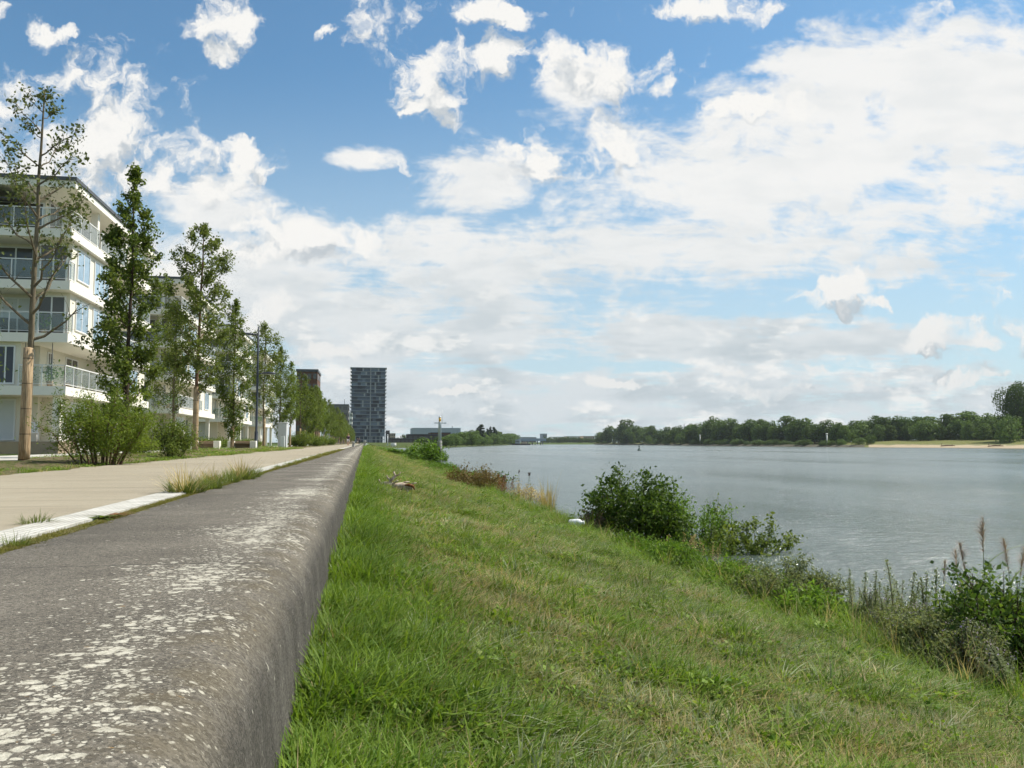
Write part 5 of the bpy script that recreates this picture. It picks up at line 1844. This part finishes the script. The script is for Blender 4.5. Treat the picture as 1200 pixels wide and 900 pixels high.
bigs = [far_tree_meshes(1.0, .95, 200 + i, 2000, .062, ncl=17) for i in range(3)] + [far_tree_meshes(1.0, .72, 204, 1900, .056, ncl=17), far_tree_meshes(1.0, .8, 205, 2100, .05, ncl=24, skirt=.02)]
hero = far_tree_meshes(1.0, 1.0, 210, 9500, .036, ncl=40, skirt=.16)
bushm = far_tree_meshes(1.0, 1.25, 211, 1700, .075, ncl=14, skirt=0.0)
poplar = far_tree_meshes(1.0, .34, 212, 1500, .05, ncl=18, skirt=.05)
top_px = [(697, 511), (705, 503), (718, 497), (735, 494.5), (747, 500), (760, 498.5), (775, 503), (790, 500), (810, 496), (822, 497.5), (830, 492), (850, 490), (862, 496), (872, 499), (885, 489.5), (905, 495), (920, 490), (932, 489.5), (945, 494), (957, 495.5),
          (970, 492.5), (985, 495.5), (1000, 495), (1020, 490.5), (1042, 488), (1060, 492), (1075, 490), (1085, 488.5), (1100, 487.5), (1120, 488), (1136, 484), (1150, 488), (1162, 487), (1175, 486), (1200, 484), (1300, 486), (1600, 480)]
def top_at(px_): return float(np.interp(px_, *zip(*top_px)))
FG = "trees along the opposite bank"
labs = ["dark green broadleaf tree in the wood on the opposite bank", "mid green rounded tree in the wood on the opposite bank", "tall narrow tree in the wood on the opposite bank"]
px_ = 701.0
i = 0
while px_ < 1330:
    for row, (off, frac) in enumerate(((135, 1.0), (112, .74), (165, .88))):
        q = px_ + RNG.uniform(-4, 4) + (5 if row else 0)
        D = float(shore_depth(q)) + off * (1 if q > 1000 else .45) + RNG.uniform(-8, 14)
        zb = rise(q) - .3
        d = ray(q, 519)
        ztop = CAM_Z + (518.9 - top_at(q)) / 960.0 * D * .985
        h = (ztop - zb) * (frac * RNG.uniform(.8, 1.1) if row else RNG.uniform(.84, 1.1))
        if row == 1 and RNG.random() < .12: continue
        ms = bigs[int(RNG.integers(0, 5))]
        wpx = RNG.uniform(.85, 1.6)
        lf = "far_leaf" if RNG.random() < .72 else "far_leaf_light"
        key = 2 if ms is bigs[3] else (1 if lf == "far_leaf_light" else 0)
        me2 = (ms[0], ms[1].copy()) if False else ms
        r = empty("broadleaf_tree", (d[0] * D, d[1] * D, zb), RNG.uniform(0, 6.28), labs[key], "tree", FG)
        r.scale = (h * wpx, h * wpx, h)
        tr_, cr_ = ms
        if not tr_.materials: tr_.materials.append(M["bark_dark"])
        if not cr_.materials: cr_.materials.append(M["far_leaf"])
        link("trunk", tr_, None, r)
        oc = link("crown", cr_, None, r)
        oc.material_slots[0].link = "OBJECT"
        oc.material_slots[0].material = M[lf]
    px_ += RNG.uniform(8.5, 12.5) if px_ > 900 else RNG.uniform(7, 10)
    i += 1
def far_at(px_, off, py_top, ms, lf, label, name="broadleaf_tree", wid=None, group=None, cat="tree", zb=None, D=None):
    D = D or float(shore_depth(px_)) + off
    zb = rise(px_) - .3 if zb is None else zb
    d = ray(px_, 519)
    h = CAM_Z + (518.9 - py_top) / 960.0 * D - zb
    r = empty(name, (d[0] * D, d[1] * D, zb), px_, label, cat, group)
    s = wid if wid else h
    r.scale = (s, s, h)
    tr_, cr_ = ms
    if not tr_.materials: tr_.materials.append(M["bark_dark"])
    if not cr_.materials: cr_.materials.append(M[lf])
    link("trunk", tr_, None, r)
    oc = link("crown", cr_, None, r)
    oc.material_slots[0].link = "OBJECT"
    oc.material_slots[0].material = M[lf]
    return r
far_at(1194, 92, 453.5, hero, "far_leaf", "tallest spreading tree at the right edge of the opposite bank", wid=26)
far_at(1183.5, 62, 489.5, bushm, "far_leaf_light", "round light green bush-like tree standing alone on the meadow under the tallest tree", name="round_tree", wid=15, zb=.2)
far_at(1007, 18, 513.5, bushm, "far_leaf_light", "round light green shrub at the start of the sandy beach", name="shrub", wid=8, cat="shrub", zb=-1.4)
far_at(1020, 40, 510.0, bushm, "far_leaf", "darker shrub behind the round one at the start of the beach", name="shrub", wid=8, cat="shrub", zb=-.8)
far_at(741, 12, 507.5, bigs[1], "far_leaf", "dark tree close to the waterline on the opposite bank", wid=15, zb=-1.2)
far_at(798, 12, 508, bushm, "far_leaf_light", "pale green shrub close to the waterline on the opposite bank", name="shrub", wid=14, cat="shrub", zb=-1.2)
far_at(760, 12, 511, bushm, "far_leaf_light", "small pale shrub between the dark tree and the larger shrub by the far waterline", name="shrub", wid=10, cat="shrub", zb=-1.2)
for i in range(46):
    q = RNG.uniform(703, 1000)
    far_at(q, RNG.uniform(9, 20), 519 - RNG.uniform(1.5, 4.2), bushm, ("far_leaf_light", "far_leaf")[i % 2], "low green shrub in the fringe along the opposite waterline", name="shrub", wid=RNG.uniform(5, 10), cat="shrub", zb=-1.9, group="shrubs fringing the opposite waterline")
# driftwood on the beach
for q, lab in ((1110, "dark driftwood branch on the far sandy beach, nearer the round shrub"), (1166, "short dark log on the far sandy beach under the tallest tree")):
    D = float(shore_depth(q)) + 14
    d = ray(q, 519)
    r = empty("beach_driftwood", (d[0] * D, d[1] * D, -1.95), -.7, lab, "driftwood")
    MB().tube([(-4, 0, .2), (0, .3, .7), (4.5, 0, .5)], [.25, .4, .2], 7).build("trunk", M["bark_red"], r)
    MB().tube([(-3, 0, .3), (-3.6, .2, 1.6), (-2.6, .3, 2.3)], [.2, .15, .08], 6).build("branch", M["bark_red"], r)
    MB().tube([(2, 0, .6), (3.2, -.2, 1.5)], [.2, .1], 6).build("branch", M["bark_red"], r)
# white day marks and mast
for q, pt, pb, lab in ((820.5, 510.5, 519.5, "slim white marker post before the trees on the opposite bank, left one"), (969.2, 509.0, 519.5, "slim white marker post on the opposite bank, right one near the beach")):
    D = float(shore_depth(q)) + 10
    d = ray(q, 519)
    zt = CAM_Z + (518.9 - pt) / 960 * D
    r = empty("marker_post", (d[0] * D, d[1] * D, -1.8), 0, lab, "post")
    MB().lathe([(.62, 0), (.55, zt + 1.6)], 10).build("pole", M["plaster"], r)
    MB().lathe([(.9, zt + 1.61), (.9, zt + 2.4), (.2, zt + 2.7)], 10).build("cap", M["plaster"], r)
D = 1150.0
d = ray(802, 519)
r = empty("radio_mast", (d[0] * D, d[1] * D, 0), 0, "thin dark radio mast above the trees of the opposite bank", "mast")
MB().tube([(0, 0, 0), (0, 0, (518.9 - 495.8) / 960 * D)], [.55, .3], 6).build("pole", M["lamp_metal"], r)
for z in (16, 20, 24):
    MB().tube([(-1.3, 0, z), (1.3, 0, z)], .15, 5).build("cross_arm", M["lamp_metal"], r)
# buoys
M["buoy_green"] = plain("dark_green_buoy", (.02, .06, .035), .5, var=.1)
M["buoy_red"] = plain("faded_red_buoy", (.30, .09, .05), .5, var=.1)
for q, pb, hpx, mt, lab in ((749, 528.0, 6.2, "buoy_green", "dark green conical buoy in mid-river"), (673, 526.3, 1.7, "buoy_red", "tiny faded red buoy left of the green one")):
    p = at_z(q, pb, WATER_Z)
    k = p.length / 960
    H = hpx * k
    r = empty("buoy", (p.x, p.y, WATER_Z), 0, lab, "buoy")
    MB().lathe([(H * .30, -.4), (H * .34, H * .05), (H * .30, H * .2), (H * .14, H * .3)], 14).build("float", M[mt], r)
    MB().lathe([(H * .12, H * .301), (H * .06, H * .7)], 10).build("mast", M[mt], r)
    MB().lathe([(H * .13, H * .701), (H * .13, H * .86), (.01, H)], 12).build("topmark", M[mt], r)

# ------------------------------------------------------------------ wooded point beyond the tower, quay, bridge
pts_l = [(519, 560), (545, 700), (570, 900), (600, 1300), (604, 1700)]
V = []
for q, D in pts_l:
    d = ray(q, 519)
    V += [(d[0] * D, d[1] * D, -3.2), (d[0] * D * 1.0 - 5, d[1] * D + 8, -1.2), (d[0] * D - 22, d[1] * D + 34, .6), (d[0] * D - 600, d[1] * D + 900, .8)]
d = ray(519, 519)
V = [(9, 520, -3.2), (6, 524, -1.2), (0, 530, .3), (-100, 640, .5)] + V
Fc = [(i * 4 + j, (i + 1) * 4 + j, (i + 1) * 4 + j + 1, i * 4 + j + 1) for i in range(len(pts_l)) for j in range(3)]
me = bpy.data.meshes.new("wooded_point")
me.from_pydata(V, [], Fc)
me.update()
tag(link("headland", me, grass_soil("headland_soil", (.05, .08, .02), (.09, .085, .035), (.15, .11, .075))), kind="structure")
ptop = [(522, 512), (530, 509), (540, 507), (549, 506), (556, 505), (566, 507), (575, 506), (584, 506.5), (592, 509), (600, 508.8), (604, 510)]
PG = "trees on the wooded headland"
i = 0
q = 520.0
while q < 605:
    Dq = float(np.interp(q, *zip(*pts_l)))
    for row in range(2):
        qq = q + RNG.uniform(-2, 2)
        D = Dq + (8 if row else 55) + RNG.uniform(0, 25)
        d = ray(qq, 519)
        top = float(np.interp(qq, *zip(*ptop)))
        if row: top = top + (519 - top) * RNG.uniform(.15, .45)
        far_at(qq, 0, top, bigs[int(RNG.integers(0, 3))], "far_leaf" if RNG.random() < .6 else "far_leaf_light", "green broadleaf tree on the wooded headland left of the river bend" if not row else "lower green tree at the waterside of the wooded headland", wid=RNG.uniform(9, 14) * D / 700, group=PG, zb=(-1.6 if row else .2), D=D)
    q += RNG.uniform(2.6, 4.0)
for q, top, wd, lab in ((563.5, 497.5, 16, "broad dark poplar, tallest on the wooded headland"), (571.5, 502.5, 8, "thin dark poplar right of the tallest on the headland"), (574.5, 500.2, 8, "slim pointed dark poplar in the middle of the headland's trio"), (579, 500.6, 13, "dark poplar at the right end of the headland's trio")):
    D = float(np.interp(q, *zip(*pts_l))) + 30
    far_at(q, 0, top, poplar, "far_leaf_black", lab, name="poplar", wid=wd * 2.0, zb=.2, D=D)
Y = 1150.0
xa, xb = span(581, 588.5, Y)
block("red_building", xa, xb, Y, Y + 20, at_depth(585, 506.5, Y).z, "brick", "dull red house front above the headland trees", "house", 2, 3, 0, .5, "brick")
# moored work pontoon at the point
M["hull"] = plain("rusty_hull", (.06, .045, .04), .7, var=.2, scale=.5)
D = 1200.0
d = ray(611, 519.2)
r = empty("work_pontoon", (d[0] * D, d[1] * D, WATER_Z), -.25, "dark flat work pontoon with a grey deckhouse moored off the headland", "barge")
hl = MB()
hl.add([(-13, -4, -.5), (13, -4, -.5), (13, 4, -.5), (-13, 4, -.5), (-14.5, -4.4, 2.2), (14, -4.4, 2.0), (14, 4.4, 2.0), (-14.5, 4.4, 2.2)], [(3, 2, 1, 0), (4, 5, 6, 7), (0, 1, 5, 4), (1, 2, 6, 5), (2, 3, 7, 6), (3, 0, 4, 7)])
hl.build("hull", M["hull"], r)
dh = MB().box(-9, -2, -2.5, 2.5, 2.2, 8.0).build("deckhouse", M["shed"], r)
for k in range(3):
    MB().box(-8.4 + k * 2.1, -7.0 + k * 2.1, -2.56, -2.503, 4.6, 6.4).build("window", M["glass"], dh)
MB().box(0, 8, -2.2, 2.2, 2.2, 4.6).build("hold_cover", M["tan"], r)
MB().tube([(10, 0, 2.1), (10, 0, 7.0)], .2, 6).build("mast", M["lamp_metal"], r)
for k, q in enumerate((620.3, 624.0, 627.2, 633.4)):
    D = 1230.0
    d = ray(q, 519.3)
    r = empty("mooring_dolphin", (d[0] * D, d[1] * D, WATER_Z), 0, "dark mooring pile standing in the water right of the pontoon", "pile", "mooring piles by the pontoon")
    MB().lathe([(.7, -2), (.7, 2.2 + k % 2), (.5, 2.5 + k % 2)], 10).build("pile", M["hull"], r)
# low bridge / quay hall closing the river, deck coloured blue to imitate haze
M["bridge"] = brick_mat("haze_tinted_bridge", (.20, .26, .31), (.30, .36, .41))
D = 1650.0
a, b = ray(604, 519), ray(640, 519)
r = empty("river_bridge", (a[0] * D, a[1] * D, WATER_Z), 0, "low bridge closing the far end of the river, haze blue painted into its deck", "bridge")
dx, dy = (b[0] - a[0]) * D, (b[1] - a[1]) * D
L = math.hypot(dx, dy)
r.rotation_euler = (0, 0, math.atan2(dy, dx))
MB().box(0, L, -4, 4, 7.0, 10.6).build("deck", M["bridge"], r)
MB().box(0, L, -4.4, -4.02, 10.4, 12.2).build("parapet", M["shed"], r)
for k in range(6):
    MB().box(L * (k + .3) / 6 - 1.1, L * (k + .3) / 6 + 1.1, -3, 3, -2, 6.998).build("pier", M["greywall"], r)
for k, (q, top, wd, wl, lab) in enumerate(((616.5, 512.6, 9, "shed", "pale flat building above the far bridge, left one"), (638.5, 508.6, 5, "shed", "tall grey block rising behind the far bridge"), (655, 512.3, 14, "plaster", "long white low building behind the far woods, left one"),
                                           (672, 511.6, 15, "plaster", "long white low building behind the far woods, middle one"), (690, 511.4, 13, "tan", "pale low building behind the far woods, right one"), (625, 512.8, 7, "greywall", "grey low building behind the middle of the far bridge"))):
    Y = 1780.0
    xa, xb = span(q - wd / 2, q + wd / 2, Y)
    block("distant_building", xa, xb, Y, Y + 30, at_depth(q, top, Y).z, wl, lab, "building", 2, 5, 0, .8)
V = []
Fc = []
qs = list(np.linspace(596, 720, 12))
for q in qs:
    d = ray(q, 519)
    for D, z in ((1690, -3.4), (1700, -1.0), (1740, 1.0), (6000, 3.0)):
        V.append((d[0] * D, d[1] * D, z))
Fc = [(i * 4 + j, (i + 1) * 4 + j, (i + 1) * 4 + j + 1, i * 4 + j + 1) for i in range(len(qs) - 1) for j in range(3)]
me = bpy.data.meshes.new("far_land")
me.from_pydata(V, [], Fc)
me.update()
tag(link("far_shore", me, M["land"]), kind="structure")
q = 636.0
while q < 706:
    D = RNG.uniform(1715, 1760)
    far_at(q, 0, RNG.uniform(512.0, 514.6), bigs[int(RNG.integers(0, 3))], "far_leaf", "hazy green tree in the wood closing the river's far end", wid=RNG.uniform(9, 15), group="trees closing the river's far end", zb=.6, D=D)
    q += RNG.uniform(2.0, 3.4)
# trees between tower and warehouses, and a hazy wood behind
for q, top, lab in ((466, 513, "small dark tree before the tan house"), (473, 509.5, "pointed dark tree between the tan house and the sheds"), (495, 512.5, "green tree in front of the blackish warehouse"), (514, 511.5, "green tree behind the beacon pole")):
    far_at(q, 0, top, bigs[0], "far_leaf", lab, wid=9, zb=.2, D=600 if q > 480 else 930)
# ------------------------------------------------------------------ grass: tufts of modelled blades strewn over the bank
def grass_mat(name, a, b, dry, dry_amt=.5, scale=.8):
    m, N, out = newmat(name)
    at = N.n("ShaderNodeAttribute", attribute_name="tint")
    pos = world_co(N)
    oi = N.n("ShaderNodeObjectInfo")
    c = N.mix(at.outputs["Fac"], a, b)
    big = N.noise(pos, scale, 4, .6)
    fine = N.noise(pos, scale * 5, 3, .6)
    rnd = oi.outputs["Random"]
    k = N.math("ADD", N.math("MULTIPLY", N.math("SUBTRACT", big, .5), 1.5), N.math("ADD", N.math("MULTIPLY", N.math("SUBTRACT", fine, .5), 1.0), N.math("MULTIPLY", N.math("SUBTRACT", rnd, .5), 1.0)))
    k = N.math("ADD", k, N.math("MULTIPLY", N.math("SUBTRACT", at.outputs["Fac"], .5), .5))
    c = N.mix(N.smooth(k, .52 - dry_amt, 1.12 - dry_amt), c, dry)
    v = N.lin(N.noise(pos, scale * .9, 5, .6), .3, .7, .72, 1.28)
    c = N.mix(1.0, c, N.xyz(v, v, v), "MULTIPLY")
    p = principled(N, None, c, .6, 0, .22)
    tr = N.n("ShaderNodeBsdfTranslucent")
    N.l(N.mix(1.0, c, (1.2, 1.2, .75), "MULTIPLY"), tr.inputs[0])
    mx = N.n("ShaderNodeMixShader")
    mx.inputs[0].default_value = .40
    N.l(p.outputs[0], mx.inputs[1]); N.l(tr.outputs[0], mx.inputs[2]); N.l(mx.outputs[0], out.inputs[0])
    return m
M["grass"] = grass_mat("meadow_grass", (.048, .088, .010), (.280, .315, .075), (.46, .38, .20), .40)
M["grass_lush"] = grass_mat("lush_grass", (.060, .130, .010), (.220, .310, .040), (.26, .28, .08), .08)
M["grass_pale"] = grass_mat("pale_grey_grass", (.16, .20, .085), (.40, .43, .26), (.44, .38, .22), .2)
M["grass_dry"] = grass_mat("straw_grass", (.26, .20, .085), (.52, .43, .23), (.32, .25, .12), .3)

def proto_collection(name, items):
    c = bpy.data.collections.new(name)         # stays out of the scene: only its meshes are strewn
    for i, (me, mt) in enumerate(items):
        me.materials.append(M[mt])
        o = bpy.data.objects.new("%s_%02d" % (name, i), me)
        c.objects.link(o)
    return c

def strew(name, P, yaw, tilt, scale, idx, coll, kind="stuff", label=None, cat=None):
    me = bpy.data.meshes.new(name)
    n = len(P)
    me.vertices.add(n)
    me.vertices.foreach_set("co", np.asarray(P, np.float32).reshape(-1))
    rot = np.stack([tilt[0], tilt[1], yaw], 1).astype(np.float32)
    a = me.attributes.new("rot", "FLOAT_VECTOR", "POINT"); a.data.foreach_set("vector", rot.reshape(-1))
    a = me.attributes.new("size", "FLOAT_VECTOR", "POINT"); a.data.foreach_set("vector", np.asarray(scale, np.float32).reshape(-1))
    a = me.attributes.new("pick", "INT", "POINT"); a.data.foreach_set("value", np.asarray(idx, np.int32))
    o = link(name, me)
    ng = bpy.data.node_groups.new(name + "_strew", "GeometryNodeTree")
    ng.interface.new_socket("Geometry", in_out="INPUT", socket_type="NodeSocketGeometry")
    ng.interface.new_socket("Geometry", in_out="OUTPUT", socket_type="NodeSocketGeometry")
    gi, go = ng.nodes.new("NodeGroupInput"), ng.nodes.new("NodeGroupOutput")
    ci = ng.nodes.new("GeometryNodeCollectionInfo")
    ci.inputs["Collection"].default_value = coll
    ci.inputs["Separate Children"].default_value = True
    ci.inputs["Reset Children"].default_value = True
    iop = ng.nodes.new("GeometryNodeInstanceOnPoints")
    iop.inputs["Pick Instance"].default_value = True
    def named(t, nm):
        nd = ng.nodes.new("GeometryNodeInputNamedAttribute")
        nd.data_type = t
        nd.inputs["Name"].default_value = nm
        return nd.outputs["Attribute"]
    e2r = ng.nodes.new("FunctionNodeEulerToRotation")
    L = ng.links.new
    L(gi.outputs[0], iop.inputs["Points"]); L(ci.outputs[0], iop.inputs["Instance"])
    L(named("INT", "pick"), iop.inputs["Instance Index"])
    L(named("FLOAT_VECTOR", "rot"), e2r.inputs[0]); L(e2r.outputs[0], iop.inputs["Rotation"])
    L(named("FLOAT_VECTOR", "size"), iop.inputs["Scale"])
    L(iop.outputs[0], go.inputs[0])
    md = o.modifiers.new("strew", "NODES")
    md.node_group = ng
    tag(o, label, cat, None, kind)
    return o

g_items = [(tuft_mesh("tuft", 22, .10, .0074, .078, 300 + i, .8, .8), "grass") for i in range(5)]
g_items += [(tuft_mesh("tuft", 26, .12, .0078, .085, 310 + i, .55, .7), "grass_lush") for i in range(3)]
g_items += [(tuft_mesh("tuft", 14, .12, .0052, .09, 320 + i, .7, .5), "grass_dry") for i in range(2)]
def clover(seed):
    rng = np.random.default_rng(seed)
    n = 60
    C = np.stack([rng.normal(0, .06, n), rng.normal(0, .06, n), rng.uniform(.01, .07, n)], 1)
    return polys("tuft", leaf_quads(C, .026, rng, 1.2, .8), rng.random(n))
g_items += [(clover(330), "grass_lush")]
g_items += [(tuft_mesh("tuft", 20, .10, .0080, .078, 335 + i, .9, .9), "grass_pale") for i in range(2)]
gc = proto_collection("bank_tuft", g_items)
rg = np.random.default_rng(77)

def fbm2(x, y, s, seed):
    r = np.random.default_rng(seed)
    out = np.zeros_like(x); amp = 1; tot = 0
    for k in range(4):
        for _ in range(3):
            a, b, ph = r.normal(), r.normal(), r.uniform(0, 6.28)
            n = math.hypot(a, b)
            out += amp * np.sin((a * x + b * y) / n * s * (2 ** k) * r.uniform(.7, 1.3) + ph)
            tot += amp
        amp *= .6
    return out / tot * 2.2

def sample(n, x0, x1, y0, y1):
    return rg.uniform(x0, x1, n), rg.uniform(y0, y1, n)
bands = [(-1.5, .8, 380, 1.0), (.8, 5.5, 620, 1.0), (5.5, 11, 300, 1.25), (11, 22, 130, 1.7), (22, 45, 48, 2.5), (45, 90, 18, 3.8), (90, 170, 6.5, 6.0), (170, 320, 2.2, 9.5)]
X_, Y_, S_ = [], [], []
for y0, y1, den, s in bands:
    x0, x1 = -.21, 6.75
    x, y = sample(int(den * (x1 - x0) * (y1 - y0)), x0, x1, y0, y1)
    X_.append(x); Y_.append(y); S_.append(np.full(len(x), s))
# a denser, longer fringe at the foot of the wall
for y0, y1, den, s in ((.3, 6, 150, 1.0), (6, 20, 55, 1.4), (20, 60, 16, 2.2), (60, 200, 4, 4.0)):
    n = int(den * (y1 - y0) * .55)
    X_.append(-.20 + abs(rg.normal(0, .24, n))); Y_.append(rg.uniform(y0, y1, n)); S_.append(np.full(n, -s))
X_, Y_, S_ = map(np.concatenate, (X_, Y_, S_))
fr = S_ < 0
S_ = np.abs(S_)
pat = fbm2(X_, Y_, 1.1, 5)
pat2 = fbm2(X_, Y_, 4.0, 6)
u = rg.random(len(X_))
wallside = np.clip(1 - (X_ + .2) / .75, 0, 1)
lowside = np.clip((X_ - 5.0) / 1.6, 0, 1)
lush_p = np.clip(.10 + .22 * pat2 + .75 * wallside + .55 * lowside, .02, .92)
crest = np.exp(-((X_ - 2.6) / 1.3) ** 2) * np.clip((Y_ - 25) / 25, 0, 1)
dry_p = np.clip(.17 - .30 * pat + .35 * crest - .25 * wallside - .1 * lowside, .04, .6)
idx = np.where(u < lush_p, rg.integers(5, 8, len(X_)), np.where(u < lush_p + dry_p, rg.integers(8, 10, len(X_)), np.where(rg.random(len(X_)) < .10, 10, rg.integers(0, 5, len(X_)))))
pale = (idx < 5) & (rg.random(len(X_)) < np.clip(.26 + .3 * fbm2(X_, Y_, 1.6, 31), .05, .6))
idx = np.where(pale, rg.integers(11, 13, len(X_)), idx)
idx = np.where(fr, rg.integers(5, 8, len(X_)), idx)
hs_ = S_ ** .30
sc_ = rg.uniform(.55, 1.15, len(X_)) * (1 + .42 * np.clip(pat2, -1, 1)) * np.where(lowside > .5, 1.35, 1.0) * np.where(idx == 10, 1.0, 1.0)
pat3 = fbm2(X_, Y_, 2.2, 8)
bare_patch = (pat3 < -.55) & (rg.random(len(X_)) < .62) & (wallside < .3) & (X_ < 5.5)
keep = ~bare_patch
P = np.stack([X_, Y_, bank_z(X_, Y_)], 1)[keep]
scl = np.stack([sc_ * S_, sc_ * S_, sc_ * hs_], 1)[keep]
n = len(P)
strew("bank_grass", P, rg.uniform(0, 6.28, n), (rg.normal(0, .12, n), rg.normal(0, .12, n)), scl, idx[keep], gc, label="long mixed green and straw grass covering the river bank", cat="grass")

# verge grass in the planting strip
x, y = sample(9000, -9.5, -5.4, 6, 75)
k = fbm2(x, y, .9, 9)
edge_ = np.clip(1 - np.abs(x + 5.75) / .55, 0, 1) + .6 * np.clip(1 - np.abs(x + 9.2) / .5, 0, 1)
keep = (rg.random(len(x)) < np.clip(-.16 + .45 * k + .55 * edge_, 0, 1))
x, y = x[keep], y[keep]
n = len(x)
s = np.clip(y / 16, 1, 3)
strew("verge_grass", np.stack([x, y, verge_z(x, y)], 1), rg.uniform(0, 6.28, n), (rg.normal(0, .1, n), rg.normal(0, .1, n)),
      np.stack([s * 1.3, s * 1.3, s ** .5 * .75], 1), rg.choice([0, 1, 2, 5, 6, 8, 10], n), gc, label="short patchy grass on the bare earth around the street trees", cat="grass")

# mossy growth in the kerb joint
M["moss"] = grass_mat("yellow_moss", (.12, .12, .022), (.235, .215, .06), (.24, .18, .08), .25, 2.0)
jc = proto_collection("joint_tuft", [(tuft_mesh("tuft", 60, .022, .004, .045, 340 + i, 1.2, .6), "moss") for i in range(3)])
n = 5200
y = 2.5 + 60 * rg.random(n) ** 1.6
x = -1.672 + rg.normal(0, .030, n)
keep = rg.random(n) < np.clip(.75 + .5 * fbm2(x * 0, y, 2.0, 11), .1, 1)
x, y = x[keep], y[keep]
n = len(x)
s = np.clip(y / 9, 1, 4)
strew("joint_moss", np.stack([x, y, np.full(n, -.003)], 1), rg.uniform(0, 6.28, n), (rg.normal(0, .1, n), rg.normal(0, .1, n)),
      np.stack([s * .9, s, np.clip(s, 1, 2)], 1), rg.integers(0, 3, n), jc, label="yellow-green moss filling the joint between kerb and wall", cat="moss")

# taller rank growth along the foot of the slope
fr_items = [(tuft_mesh("tuft", 30, .40, .0085, .10, 350 + i, .32, .45, .6), "grass_lush") for i in range(3)]
fr_items += [(tuft_mesh("tuft", 22, .46, .0060, .10, 355 + i, .30, .35, .6), "grass_dry") for i in range(1)]
fr_items += [(tuft_mesh("tuft", 30, .32, .0080, .10, 358 + i, .4, .6, .6), "grass") for i in range(2)]
fc = proto_collection("fringe_tuft", fr_items)
xs_, ys_, ss_ = [], [], []
for y0, y1, den, s in ((5, 14, 34, 1.0), (14, 32, 20, 1.25), (32, 70, 7, 1.8), (70, 160, 2.6, 2.6)):
    n = int(den * (y1 - y0))
    xs_.append(6.55 + rg.normal(0, .26, n) + .15 * np.sin(rg.uniform(y0, y1, n))); ys_.append(rg.uniform(y0, y1, n)); ss_.append(np.full(n, s))
x, y, s = map(np.concatenate, (xs_, ys_, ss_))
keep = rg.random(len(x)) < np.clip(.55 + .7 * fbm2(x * 0, y, .9, 21), .12, 1)
x, y, s = x[keep], y[keep], s[keep]
n = len(x)
v = rg.uniform(.6, 1.25, n)
strew("fringe_grass", np.stack([x, y, bank_z(x, y)], 1), rg.uniform(0, 6.28, n), (rg.normal(0, .12, n), rg.normal(0, .12, n)),
      np.stack([s * v, s * v, v * s ** .25], 1), rg.choice([0, 1, 2, 3, 4, 5], n), fc, label="tall rank grass fringing the foot of the slope above the water", cat="grass")

# ------------------------------------------------------------------ air over the river
m, N, out = newmat("river_haze")
pv = N.n("ShaderNodeVolumePrincipled")
pv.inputs["Color"].default_value = (.86, .92, 1.0, 1)
pv.inputs["Density"].default_value = 0.00004
pv.inputs["Anisotropy"].default_value = 0.2
N.l(pv.outputs[0], out.inputs["Volume"])
hz_ = MB().box(-900, 1700, -160, 2050, -9.0, 112.0).build("haze", m)
tag(hz_, kind="stuff")
